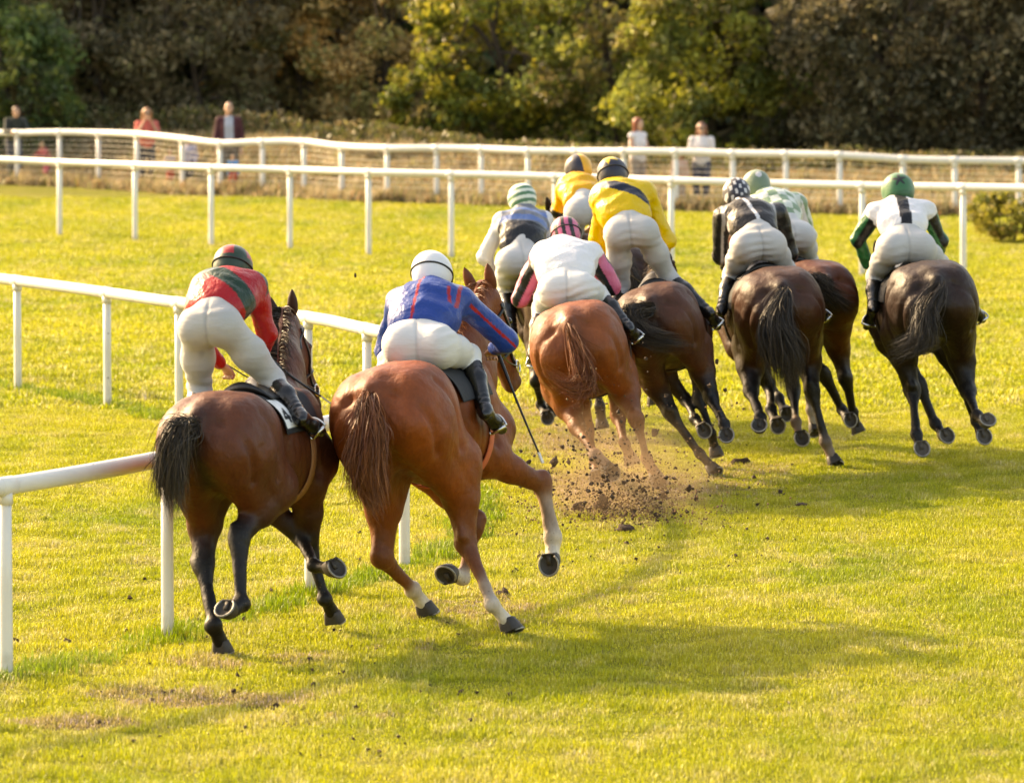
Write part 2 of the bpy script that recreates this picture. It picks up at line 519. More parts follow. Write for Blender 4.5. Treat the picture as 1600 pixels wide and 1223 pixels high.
scatter('grass', near, rs.randint(0, 4, len(near)) * np.pi / 2, np.ones(len(near)), [blade_patch(s_, 1.0, 6200, 0.015, 0.044, 0.0027) for s_ in (1, 2, 3, 4)], 'short yellow green grass of the near track', 'grass')
far = cells(48.0, 100.0, 2.0, 4.0)
scatter('grass', far, rs.randint(0, 4, len(far)) * np.pi / 2, np.ones(len(far)), [blade_patch(s_, 2.0, 5000, 0.03, 0.08, 0.008) for s_ in (5, 6, 7)], 'short grass of the track beyond the inner rail', 'grass')

# ------------------------------------------------------------------ white plastic rails
def rail_material(name, tint):
    m = bpy.data.materials.new(name); t = NT(m)
    n = t.noise(3, 5, 0.6, stretch=(1, 1, 0.3))
    c = t.ramp(n, [(0.3, tuple(0.90 * x for x in tint)), (0.7, tint)])
    vo = t.new('ShaderNodeTexVoronoi'); vo.inputs['Scale'].default_value = 9; t.link(t.new('ShaderNodeTexCoord').outputs['Object'], vo.inputs['Vector'])
    c = t.mix(t.ramp(vo.outputs['Distance'], [(0.07, 0.75), (0.10, 0.0)]), c, (0.16, 0.12, 0.08))
    pz = t.new('ShaderNodeSeparateXYZ'); t.link(t.new('ShaderNodeNewGeometry').outputs['Position'], pz.inputs[0])
    md = t.new('ShaderNodeMath', operation='MULTIPLY_ADD'); t.link(t.noise(14, 4, 0.6), md.inputs[0]); md.inputs[1].default_value = 0.35; t.link(pz.outputs['Z'], md.inputs[2])
    c = t.mix(t.ramp(md.outputs[0], [(0.12, 0.7), (0.34, 0.0)]), c, (0.36, 0.30, 0.18))
    t.link(c, t.b.inputs['Base Color']); t.b.inputs['Roughness'].default_value = 0.42
    t.link(t.bump(t.noise(30, 3, 0.6), 0.08, 0.01), t.b.inputs['Normal'])
    return m
M_RAIL = rail_material('white_plastic', (0.72, 0.69, 0.64))
def post_mesh(base, top, r, n=14):
    a, b = np.asarray(base, float), np.asarray(top, float)
    return tube([a - (b - a) * 0.06, a, a * 0.5 + b * 0.5, b], [r, r, r * 0.97, r * 0.95], n)
def build_rail(name, posts, tops, r_rail, r_post, label, ext=None, per=8):
    root = empty(name, posts[len(posts) // 2]); tag(root, label, 'rail')
    P = catmull(tops, per)
    v, f = tube(P, r_rail, 16); add('top_rail', v, f, M_RAIL, root)
    for i, (b, t_) in enumerate(zip(posts, tops)):
        v, f = post_mesh(b, t_ - np.array([0, 0, r_rail * 0.7]), r_post); add('post', v, f, M_RAIL, root)
        d = norm(tops[min(i + 1, len(tops) - 1)] - tops[max(i - 1, 0)])
        v, f = tube([t_ - d * 0.075, t_ - d * 0.07, t_ + d * 0.07, t_ + d * 0.075], [r_rail, r_rail * 1.07, r_rail * 1.07, r_rail], 16); add('sleeve', v, f, M_RAIL, root)
        v, f = tube([t_ - np.array([0, 0, r_rail + 0.05]), t_ - np.array([0, 0, r_rail * 0.6])], r_post * 1.15, 14); add('bracket', v, f, M_RAIL, root)
    return root
inner_px = [(-560, 1150), (-262, 1110), (10, 1058), (262, 996), (485, 928), (632, 886), (722, 834), (742, 790), (690, 748), (574, 716), (482, 690), (280, 658), (168, 636), (28, 610), (-130, 584), (-320, 560)]
inner = [gnd(u, v) for u, v in inner_px]
build_rail('running_rail', inner, [p + np.array([0, 0, 1.09]) for p in inner], 0.053, 0.039, 'white inner running rail curving away on the left, nearest the camera')
outer_px = [(-420, 344), (-290, 349), (-155, 355), (-30, 362), (93, 369), (211, 377), (330, 386), (453, 391), (576, 399), (705, 404), (867, 410), (1049, 419), (1198, 424), (1347, 430), (1505, 437), (1670, 444), (1850, 452)]
outer_top = [238, 240, 244, 248, 253.5, 257.5, 262, 265.5, 269, 272, 276, 282, 286.5, 290, 292.5, 295, 298]
outer = [gnd(u, v) for u, v in outer_px]
build_rail('running_rail', outer, [at(u, v, p[1]) for (u, _), v, p in zip(outer_px, outer_top, outer)], 0.056, 0.046, 'long straight white outer rail crossing the whole picture behind the riders')
fence_px = [(-240, 283), (-175, 284), (-105, 285), (-40, 286), (27, 288), (93, 290), (154, 292), (214, 296), (285, 301), (344, 304), (410, 306), (475, 308), (534, 312), (605, 316), (682, 318), (752, 320), (825, 323), (900, 325), (975, 328), (1056, 330), (1145, 332), (1228, 334), (1312, 336), (1411, 337), (1492, 338), (1592, 339), (1690, 341), (1800, 343)]
fence_top = [206, 207, 207, 207, 208, 207, 208, 210, 217, 224, 222, 222, 229, 232, 232, 233, 236, 237, 237, 237.5, 240, 241, 243, 249, 251, 252, 254, 256]
fence = [gnd(u, v) for u, v in fence_px]
ftops = [at(u, v, p[1]) for (u, _), v, p in zip(fence_px, fence_top, fence)]
froot = build_rail('perimeter_fence', fence, ftops, 0.072, 0.055, 'wavy white rail fence with wire strands in front of the bushes')
M_WIRE = mat('galvanised_wire', (0.62, 0.57, 0.48), 0.6)
for k in range(9):
    q = 0.08 + 0.098 * k
    v, f = tube(np.array([b + (t_ - b) * q for b, t_ in zip(fence, ftops)]), 0.005, 5); add('wire', v, f, M_WIRE, froot)

def leaf_material():
    m = bpy.data.materials.new('leaf'); t = NT(m)
    a = t.new('ShaderNodeAttribute', attribute_name='Col')
    t.link(a.outputs['Color'], t.b.inputs['Base Color']); t.b.inputs['Roughness'].default_value = 0.45; t.b.inputs['Specular IOR Level'].default_value = 0.4
    tr = t.new('ShaderNodeBsdfTranslucent'); t.link(a.outputs['Color'], tr.inputs['Color'])
    mx = t.new('ShaderNodeMixShader'); mx.inputs[0].default_value = 0.5
    t.link(t.b.outputs[0], mx.inputs[1]); t.link(tr.outputs[0], mx.inputs[2]); t.link(mx.outputs[0], t.out.inputs['Surface'])
    return m
M_LEAF = leaf_material()
# taller grass the mower leaves along the inner rail and dry grass along the fence
path = catmull(inner, 24)
lp = []
for p in path:
    if 23 < p[1] < 60 and rs.uniform() < 0.9:
        for _ in range(1): lp.append(p + np.array([0.03 + rs.normal() * 0.05, rs.normal() * 0.12, 0]))
lp = np.array(lp)
scatter('long_grass', lp, rs.uniform(0, 6.28, len(lp)), rs.uniform(0.6, 1.25, len(lp)), [blade_patch(s_, 0.26, 120, 0.04, 0.11, 0.0035, 0.5, (0.5, 0.7, 0.5), 0.04) for s_ in (21, 22, 23)], 'longer green grass tufts growing along the inner rail', 'grass')
fp = catmull(fence, 4)
def bank_z(t): return 1.15 * np.clip((t - 1.6) / 4.6, 0, 1) ** 1.3
def bank_k(x): return float(np.interp(x, [-8, -2, 1.5, 6], [0.85, 0.70, 0.42, 0.38]))
BT = [0.15, 0.8, 1.6, 2.2, 2.8, 3.5, 4.2, 5.0, 5.6, 6.2, 12.0, 40.0]
V = np.array([[q[0] * (1 + t / q[1]), q[1] + t, 0.006 + bank_z(t) * bank_k(q[0]) * (1 + 0.10 * math.sin(q[0] * 0.9) + 0.06 * math.sin(q[0] * 2.3 + t))] for q in fp for t in BT])
nb = len(BT)
F = [(i_ * nb + k, i_ * nb + k + 1, (i_ + 1) * nb + k + 1, (i_ + 1) * nb + k) for i_ in range(len(fp) - 1) for k in range(nb - 1)]
F = [f[::-1] for f in F]
M_BANK = mat('dry_bank', (0.25, 0.205, 0.105), 0.95, var=0.45, vscale=1.5, bumps=[(5, 0.7, 0.08, None)])
tag(add('bank', V, F, M_BANK), 'dry grassy bank rising behind the white fence', None, None, 'structure')
bp_ = []
for q in catmull(fence, 10):
    for _ in range(14):
        t = abs(rs.normal()) * 2.6 + 0.15
        x_ = rs.uniform(-0.5, 0.5)
        bp_.append((q[0] * (1 + t / q[1]) + x_, q[1] + t, bank_z(t) * bank_k(q[0])))
bp_ = np.array(bp_)
def dry_patch(seed):
    me = blade_patch(seed, 0.9, 420, 0.08, 0.26, 0.010, 0.8, (1, 1, 1), 0.0)
    r = np.random.RandomState(seed); n = len(me.vertices) // 5
    pal = np.array([(0.36, 0.29, 0.17), (0.29, 0.23, 0.125), (0.42, 0.34, 0.21), (0.22, 0.22, 0.08), (0.34, 0.20, 0.09)])
    c = pal[r.randint(0, 5, n)] * r.uniform(0.7, 1.2, (n, 1)); c4 = np.ones((n * 5, 4), np.float32); c4[:, :3] = np.repeat(c, 5, 0)
    me.color_attributes['Col'].data.foreach_set('color', c4.ravel()); me.materials.clear(); me.materials.append(M_LEAF)
    return me
scatter('dry_grass', bp_, rs.uniform(0, 6.28, len(bp_)), rs.uniform(0.7, 1.35, len(bp_)), [dry_patch(s_) for s_ in (31, 32, 33)], 'dry straw coloured grass and weeds between the fence and bushes', 'grass')

# ------------------------------------------------------------------ trees and bushes behind the fence
M_BARK = mat('bark', (0.075, 0.055, 0.04), 0.9, var=0.35, vscale=12, bumps=[(30, 0.6, 0.02, (1, 1, 0.2))])
def build_tree(u, dep, h, rx, ry, seed, pal, label, name='tree', leaves=9000, lsz=0.085, base=0.15, cat='tree', nclump=84):
    r = np.random.RandomState(seed)
    x = (u - UC) / FPX * dep
    root = empty(name, (x, dep, 0)); tag(root, label, cat, 'trees and bushes behind the fence')
    o = np.array([x, dep, 0.0])
    # trunk with limbs reaching into the crown
    tp = [o + np.array([0, 0, -0.2]), o + np.array([r.normal() * 0.1, r.normal() * 0.1, h * 0.25]), o + np.array([r.normal() * 0.25, r.normal() * 0.2, h * 0.55]), o + np.array([r.normal() * 0.3, r.normal() * 0.2, h * 0.88])]
    P = catmull(tp, 5); v, f = tube(P, np.linspace(0.017 * h, 0.005 * h, len(P)), 9); add('trunk', v, f, M_BARK, root)
    cl = []
    lo = base * h; cz = (lo + h) / 2; rz = (h - lo) / 2
    while len(cl) < nclump:
        d = r.normal(size=3); d /= np.linalg.norm(d); q = r.uniform(0.35, 1.0) ** 0.5
        c = o + np.array([d[0] * rx * q, d[1] * ry * q, cz + d[2] * rz * q])
        if c[2] > 0.15: cl.append(c)
    cl = np.array(cl)
    for i in range(0, nclump, 9):
        k = r.randint(len(P) // 4, len(P)); a = P[k]; b = cl[i]
        m = 0.5 * (a + b) + np.array([0, 0, 0.12 * h * r.uniform(0, 1)])
        Q = catmull([a, m, b], 5); v, f = tube(Q, np.linspace(0.007 * h, 0.0025 * h, len(Q)), 6); add('limb', v, f, M_BARK, root)
    n = leaves
    ci = r.randint(0, nclump, n); sz = r.uniform(0.55, 1.25, nclump) * 0.26 * (rx * ry * rz) ** (1 / 3)
    off = r.normal(size=(n, 3)); off /= np.linalg.norm(off, axis=1, keepdims=True); off *= (r.uniform(0, 1, n) ** 0.45)[:, None]
    C = cl[ci] + off * sz[ci][:, None] * np.array([1.15, 1.15, 0.85])
    C[:, 2] = np.maximum(C[:, 2], 0.04)
    a = r.normal(size=(n, 3)); a /= np.linalg.norm(a, axis=1, keepdims=True); b = np.cross(a, r.normal(size=(n, 3))); b /= np.linalg.norm(b, axis=1, keepdims=True)
    s_ = (lsz * r.uniform(0.55, 1.35, n))[:, None]
    nn = np.cross(a, b)
    V = np.stack([C - a * s_, C + b * s_ * 0.55 + nn * s_ * 0.18, C + a * s_, C - b * s_ * 0.55 + nn * s_ * 0.18], 1).reshape(-1, 3)
    i = np.arange(n)[:, None] * 4
    F = np.concatenate([i + np.array([0, 1, 2]), i + np.array([0, 2, 3])]).astype(np.int32)
    pal = np.asarray(pal, float); tone = r.uniform(0.7, 1.25, nclump); pick = r.randint(0, len(pal), nclump)
    mixp = np.where(r.uniform(size=n) < 0.7, pick[ci], r.randint(0, len(pal), n))
    col = pal[mixp] * tone[ci][:, None] * r.uniform(0.7, 1.3, (n, 1))
    add('crown', V, F, M_LEAF, root, np.repeat(col, 4, 0), smooth=False)
    return root
P_DKGREEN = [(0.0957, 0.153, 0.0479), (0.1436, 0.2153, 0.0573), (0.1053, 0.134, 0.0573)]
P_BROWN = [(0.2773, 0.2242, 0.1239), (0.4012, 0.3245, 0.1947), (0.1947, 0.1652, 0.0826), (0.2537, 0.2419, 0.1062)]
P_TAN = [(0.5468, 0.3949, 0.1721), (0.6683, 0.486, 0.2228), (0.3847, 0.3038, 0.1316), (0.3443, 0.3139, 0.1114), (0.6075, 0.3847, 0.1418)]
P_YG = [(0.2966, 0.2966, 0.0395), (0.4203, 0.3708, 0.0495), (0.1854, 0.2101, 0.0346), (0.1236, 0.1533, 0.0297), (0.2, 0.16, 0.06)]
P_MID = [(0.2267, 0.257, 0.0568), (0.3212, 0.3212, 0.068), (0.1511, 0.1815, 0.0453), (0.2647, 0.2267, 0.0756)]
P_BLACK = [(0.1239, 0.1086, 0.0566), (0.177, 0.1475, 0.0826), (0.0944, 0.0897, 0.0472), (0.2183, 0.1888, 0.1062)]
TREES = [(-120, 113, 6.5, 2.6, 1.8, 1, P_DKGREEN, 'dark green tree at the far left edge behind the fence', 'tree'),
         (40, 111, 4.0, 1.3, 1.2, 2, P_DKGREEN + P_MID[:1], 'low dark green bush behind the leaning spectator at far left', 'bush'),
         (150, 115, 6.6, 2.2, 1.7, 3, P_BROWN, 'dull brown leafed tree left of the woman in sunglasses', 'tree'),
         (310, 114, 6.4, 2.3, 1.7, 4, P_BROWN + P_BLACK[:1], 'dark brown leafed tree behind the bald man', 'tree'),
         (470, 115, 6.2, 1.9, 1.5, 5, P_TAN + P_BROWN[:1], 'tan autumn tree with pale golden leaves left of centre', 'tree'),
         (600, 114, 6.4, 1.9, 1.5, 6, P_TAN, 'golden brown autumn tree just left of the yellow green maple', 'tree'),
         (690, 109, 2.9, 1.25, 1.0, 7, P_YG, 'low bright yellow green bush below the golden tree', 'bush'),
         (800, 110, 6.5, 2.0, 1.6, 8, P_YG, 'bright yellow green tree at the centre of the wood', 'tree'),
         (960, 108, 6.6, 2.1, 1.6, 9, P_YG[2:] + P_MID, 'green tree behind the yellow clad riders', 'tree'),
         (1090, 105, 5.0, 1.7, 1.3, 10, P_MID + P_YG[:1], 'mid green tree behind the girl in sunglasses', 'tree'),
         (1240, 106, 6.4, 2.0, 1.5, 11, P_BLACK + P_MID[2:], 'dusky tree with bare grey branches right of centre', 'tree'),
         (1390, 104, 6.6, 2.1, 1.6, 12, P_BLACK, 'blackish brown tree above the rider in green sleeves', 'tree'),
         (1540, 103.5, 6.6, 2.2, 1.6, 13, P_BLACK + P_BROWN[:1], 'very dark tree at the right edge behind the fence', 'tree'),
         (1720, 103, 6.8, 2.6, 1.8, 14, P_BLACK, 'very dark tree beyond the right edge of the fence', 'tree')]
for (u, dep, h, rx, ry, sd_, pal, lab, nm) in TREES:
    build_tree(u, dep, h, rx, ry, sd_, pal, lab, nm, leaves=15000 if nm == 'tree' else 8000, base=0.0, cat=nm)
# the wood behind reads as one dark mass
r = np.random.RandomState(77)
WV, WF, WC = [], [], []
n = 60000
C = np.stack([r.uniform(-26, 26, n), r.uniform(117.5, 123, n), r.uniform(0, 1, n) ** 0.8 * (8.2 + 0)], 1)
C[:, 2] *= 1 + 0.12 * vnoise(C * np.array([1, 0.3, 0]), 0.8, 5)
a = r.normal(size=(n, 3)); a /= np.linalg.norm(a, axis=1, keepdims=True); b = np.cross(a, r.normal(size=(n, 3))); b /= np.linalg.norm(b, axis=1, keepdims=True)
s_ = r.uniform(0.2, 0.45, n)[:, None]
V = np.stack([C - a * s_, C + b * s_ * 0.6, C + a * s_, C - b * s_ * 0.6], 1).reshape(-1, 3)
F = (np.arange(n)[:, None] * 4 + np.array([0, 1, 2, 3])).astype(np.int32)
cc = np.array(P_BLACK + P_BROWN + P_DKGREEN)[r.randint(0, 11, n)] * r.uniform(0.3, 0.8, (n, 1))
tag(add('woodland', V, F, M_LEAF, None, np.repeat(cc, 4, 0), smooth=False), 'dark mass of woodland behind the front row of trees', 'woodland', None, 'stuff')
# nettles and brambles along the foot of the trees
n = 16000
ux = r.uniform(-260, 1860, n); dy = np.interp(ux, [-260, 300, 1000, 1860], [111.5, 109.5, 99.0, 98.0]) + r.uniform(0, 3.0, n)
hh = np.interp(ux, [-260, 0, 380, 500, 700, 900, 1860], [0.85, 0.85, 0.8, 0.6, 0.5, 0.5, 0.5]) * (1 + 0.25 * vnoise(np.c_[ux * 0.02, dy, 0 * ux], 1.0, 8))
C = np.stack([(ux - UC) / FPX * dy, dy, np.interp(ux, [0, 600, 1000, 1860], [0.8, 0.65, 0.4, 0.35]) + r.uniform(0, 1, n) ** 0.7 * hh], 1)
a = r.normal(size=(n, 3)); a /= np.linalg.norm(a, axis=1, keepdims=True); b = np.cross(a, r.normal(size=(n, 3))); b /= np.linalg.norm(b, axis=1, keepdims=True)
s_ = r.uniform(0.04, 0.10, n)[:, None]
V = np.stack([C - a * s_, C + b * s_ * 0.5, C + a * s_, C - b * s_ * 0.5], 1).reshape(-1, 3)
F = (np.arange(n)[:, None] * 4 + np.array([0, 1, 2, 3])).astype(np.int32)
cc = np.array([(0.16, 0.14, 0.055), (0.11, 0.12, 0.035), (0.18, 0.14, 0.07), (0.09, 0.09, 0.03)])[r.randint(0, 4, n)] * r.uniform(0.6, 1.3, (n, 1))
tag(add('undergrowth', V, F, M_LEAF, None, np.repeat(cc, 4, 0), smooth=False), 'low tangle of nettles and brambles along the foot of the trees', 'undergrowth', None, 'stuff')
# weedy bush by the fence at the right edge
build_tree(1590, 80.5, 0.80, 0.85, 0.7, 41, [(0.28, 0.25, 0.04), (0.22, 0.21, 0.035), (0.32, 0.24, 0.08), (0.14, 0.15, 0.03)], 'low yellowish weed bush at the right edge in front of the fence', 'bush', leaves=5000, lsz=0.045, base=0.0, cat='bush', nclump=70)
# ------------------------------------------------------------------ horses
M_COAT = None
def coat_material():
    m = bpy.data.materials.new('horse_coat'); t = NT(m)
    a = t.new('ShaderNodeAttribute', attribute_name='Col')
    k = t.ramp(t.noise(5, 5, 0.6), [(0.3, 0.78), (0.7, 1.2)])
    k2 = t.ramp(t.noise(60, 3, 0.6, stretch=(1, 1, 0.25)), [(0.25, 0.86), (0.75, 1.12)])
    c = t.mix(1.0, t.mix(1.0, a.outputs['Color'], k, 'MULTIPLY'), k2, 'MULTIPLY')
    vo = t.new('ShaderNodeTexVoronoi'); vo.inputs['Scale'].default_value = 34; t.link(t.new('ShaderNodeTexCoord').outputs['Object'], vo.inputs['Vector'])
    sx = t.new('ShaderNodeSeparateXYZ'); t.link(t.new('ShaderNodeNewGeometry').outputs['Position'], sx.inputs[0])
    hz = t.ramp(sx.outputs['Z'], [(0.25, 0.75), (1.0, 0.18)])
    spk = t.mix(1.0, t.ramp(vo.outputs['Distance'], [(0.10, 1.0), (0.20, 0.0)]), hz, 'MULTIPLY')
    spk = t.mix(1.0, spk, t.ramp(t.noise(6, 3, 0.6), [(0.45, 0.0), (0.62, 1.0)]), 'MULTIPLY')
    c = t.mix(spk, c, (0.10, 0.065, 0.038))
    t.link(c, t.b.inputs['Base Color'])
    r = t.ramp(t.noise(9, 4, 0.6), [(0.3, 0.44), (0.7, 0.62)])
    t.link(r, t.b.inputs['Roughness'])
    t.b.inputs['Specular IOR Level'].default_value = 0.30
    t.b.inputs['Sheen Weight'].default_value = 0.0
    t.b.inputs['Sheen Roughness'].default_value = 0.4
    n = t.bump(t.noise(7, 3, 0.5), 0.5, 0.04)
    n = t.bump(t.noise(26, 4, 0.6, stretch=(1, 1, 0.5)), 0.4, 0.014, n)
    n = t.bump(t.noise(170, 2, 0.6, stretch=(1, 1, 0.2)), 0.22, 0.003, n)
    t.link(n, t.b.inputs['Normal'])
    return m
M_COAT = coat_material()
M_HAIR = mat('horse_hair', rough=0.5, vcol=True, spec=0.35)
M_HOOF = mat('hoof_horn', rough=0.6, vcol=True, var=0.25, vscale=40, bumps=[(60, 0.3, 0.004, None)])
M_SHOE = mat('horseshoe_metal', (0.26, 0.24, 0.21), 0.5, metal=0.4, var=0.3, vscale=60)
M_EYE = mat('horse_eye', (0.012, 0.008, 0.006), 0.08)
M_LEATHER = mat('tack_leather', (0.008, 0.006, 0.005), 0.38, var=0.3, vscale=30, bumps=[(90, 0.2, 0.002, None)])
M_LEATHER_TAN = mat('girth_webbing', (0.30, 0.13, 0.04), 0.6, var=0.2, vscale=40)
M_STEEL = mat('steel', (0.6, 0.58, 0.55), 0.25, metal=1.0)
M_CLOTH = mat('saddle_cloth', rough=0.75, vcol=True, var=0.15, vscale=20, bumps=[(25, 0.4, 0.01, None), (300, 0.2, 0.002, None)])

TORSO = [(-0.84, 1.30, 0.06, 0.10), (-0.78, 1.29, 0.15, 0.18), (-0.70, 1.28, 0.215, 0.235), (-0.58, 1.265, 0.275, 0.27), (-0.42, 1.25, 0.295, 0.295),
         (-0.22, 1.21, 0.285, 0.305), (0.0, 1.165, 0.315, 0.33), (0.20, 1.15, 0.325, 0.345), (0.38, 1.155, 0.30, 0.37), (0.54, 1.18, 0.25, 0.36),
         (0.66, 1.17, 0.20, 0.29), (0.76, 1.15, 0.13, 0.20)]
PASTERN_A = rad(33)

class Horse: pass
def horse_frame(yaw, lean, pitch=0.0):
    y, l, p = rad(yaw), rad(lean), rad(pitch)
    f = np.array([math.sin(y) * math.cos(p), math.cos(y) * math.cos(p), math.sin(p)])
    x0 = np.array([math.cos(y), -math.sin(y), 0.0])
    z0 = np.cross(x0, f)
    return np.stack([math.cos(l) * x0 + math.sin(l) * z0, f, math.cos(l) * z0 - math.sin(l) * x0], 1)

def solve(prev, L, spec, H):
    """joint at distance L from prev: (u, v, 'f'|'b') = on that line of sight, the far or the near solution; otherwise horse-local point"""
    if isinstance(spec[2], str):
        d = ray(spec[0], spec[1]); dn = norm(d)
        oc = CAM_P - prev; b = dn @ oc; disc = b * b - (oc @ oc - L * L)
        if disc < 0:
            q = CAM_P - dn * b
            return prev + norm(q - prev) * L
        t = -b + (math.sqrt(disc) if spec[2] == 'f' else -math.sqrt(disc))
        return CAM_P + dn * t
    q = H.W(spec)
    return prev + norm(q - prev) * L

def hoof_mesh(c, e1, toe, n, s, horn):
    """c coronet centre, n sole direction, toe forward direction"""
    V, C = [], []
    N = 18
    rings = [(0.0, 0.047, 0.0), (0.006, 0.052, 0.001), (0.035, 0.058, 0.012), (0.072, 0.066, 0.026), (0.078, 0.064, 0.026), (0.0775, 0.054, 0.025), (0.068, 0.050, 0.022), (0.062, 0.02, 0.02)]
    for (h, r, fwd) in rings:
        for j in range(N):
            w = 2 * math.pi * j / N
            cx, cy = math.sin(w), math.cos(w)
            if cy < -0.75: cy = -0.75
            V.append(c + s * (n * (h + (0.006 if cy < 0 else 0) * 0) + e1 * cx * r * 0.95 + toe * (cy * r * 1.08 + fwd - (0.012 * h / 0.075 if cy < 0 else 0))))
    F = []
    for i in range(len(rings) - 1):
        for j in range(N):
            F.append((i * N + j, i * N + (j + 1) % N, (i + 1) * N + (j + 1) % N, (i + 1) * N + j))
    F.append(tuple(range(N))[::-1]); F.append(tuple(range((len(rings) - 1) * N, len(rings) * N)))
    V = np.array(V)
    frog = box(c + s * (n * 0.068 + toe * 0.0), (0.026 * s, 0.06 * s, 0.012 * s), np.stack([e1, toe, n], 1))
    V2, F2 = merge([(V, F), frog])
    col = np.tile(np.asarray(horn), (len(V2), 1)); col[5 * N:] = np.asarray(horn) * 0.55 + np.array([0.02, 0.015, 0.01])
    # shoe: an open ring
    P = [c + s * (n * 0.080 + e1 * math.sin(w) * 0.059 + toe * (math.cos(w) * 0.064 + 0.026)) for w in np.linspace(-2.45, 2.45, 17)]
    sv, sf = tube(P, 0.0065 * s, 6, ref=n)
    return V2, F2, col, sv, sf

def ribbons(strands, width, cols):
    """strands (N,S,3) -> thin tapered ribbons, each crossed with random roll"""
    N, S, _ = strands.shape
    T = np.gradient(strands, axis=1); T /= np.linalg.norm(T, axis=2, keepdims=True) + 1e-9
    r = np.random.RandomState(5); rv = r.normal(size=(N, 1, 3))
    side = np.cross(T, rv); side /= np.linalg.norm(side, axis=2, keepdims=True) + 1e-9
    tp = np.interp(np.linspace(0, 1, S), [0, 0.1, 0.75, 1], [0.7, 1, 0.8, 0.1])[None, :, None] * np.asarray(width).reshape(-1, 1, 1)
    V = np.stack([strands - side * tp, strands + side * tp], 2).reshape(-1, 3)
    base = (np.arange(N)[:, None] * S + np.arange(S - 1)[None]) * 2
    F = np.stack([base, base + 1, base + 3, base + 2], -1).reshape(-1, 4)
    C = np.repeat(cols, S * 2, axis=0)
    return V, F.astype(np.int32), C

def tail_hair(H, path, n, seed, c_a, c_b, spread=0.10, wid=0.0042, wisp=0.3):
    r = np.random.RandomState(seed)
    P = catmull(path, 6); S = 12
    tt = np.linspace(0, 1, len(P))
    st = np.zeros((n, S, 3))
    ln = r.uniform(0.45, 1.0, n) ** 0.8
    start = r.uniform(0.0, 0.16, n)
    dirs = r.normal(size=(n, 3)); dirs /= np.linalg.norm(dirs, axis=1, keepdims=True)
    off = dirs * (r.uniform(0, 1, n) ** 0.5)[:, None]
    nc = max(12, n // 26); ck = r.randint(0, nc, n); coff = r.normal(size=(nc, 3)); coff *= (r.uniform(0.2, 1, nc) ** 0.5 / np.linalg.norm(coff, axis=1))[:, None]
    off = coff[ck] * 0.65 + off * 0.55
    cph = r.uniform(0, 6.28, (nc, 3))[ck]; camp = r.uniform(0.008, 0.042, (nc, 1))[ck]; ln = np.clip(r.uniform(0.55, 1.0, nc)[ck] * r.uniform(0.85, 1.05, n), 0.35, 1.0)
    ph = r.uniform(0, 6.28, (n, 3)); fr = r.uniform(3, 8, (n, 1)); amp = r.uniform(0.0, 0.02, (n, 1)) * (1 + 3.0 * (r.uniform(size=(n, 1)) < wisp))
    for k in range(S):
        q = start + (ln - start) * k / (S - 1)
        c = np.stack([np.interp(q, tt, P[:, i]) for i in range(3)], 1)
        w = np.interp(q, [0, 0.10, 0.25, 0.5, 0.78, 1], [0.014, 0.024, 0.042, spread * 0.85, spread * 1.2, spread * 0.8])
        st[:, k] = c + off * w[:, None] + amp * (k / (S - 1)) * np.sin(fr * q[:, None] + ph) * 1.2 + camp * (k / (S - 1)) * np.sin(5.5 * q[:, None] + cph)
    m = r.uniform(size=(n, 1)) ** 1.5
    cols = np.asarray(c_a) * (1 - m) + np.asarray(c_b) * m
    cols *= r.uniform(0.7, 1.3, (n, 1))
    return ribbons(st, r.uniform(0.6, 1.4, n) * wid, cols)

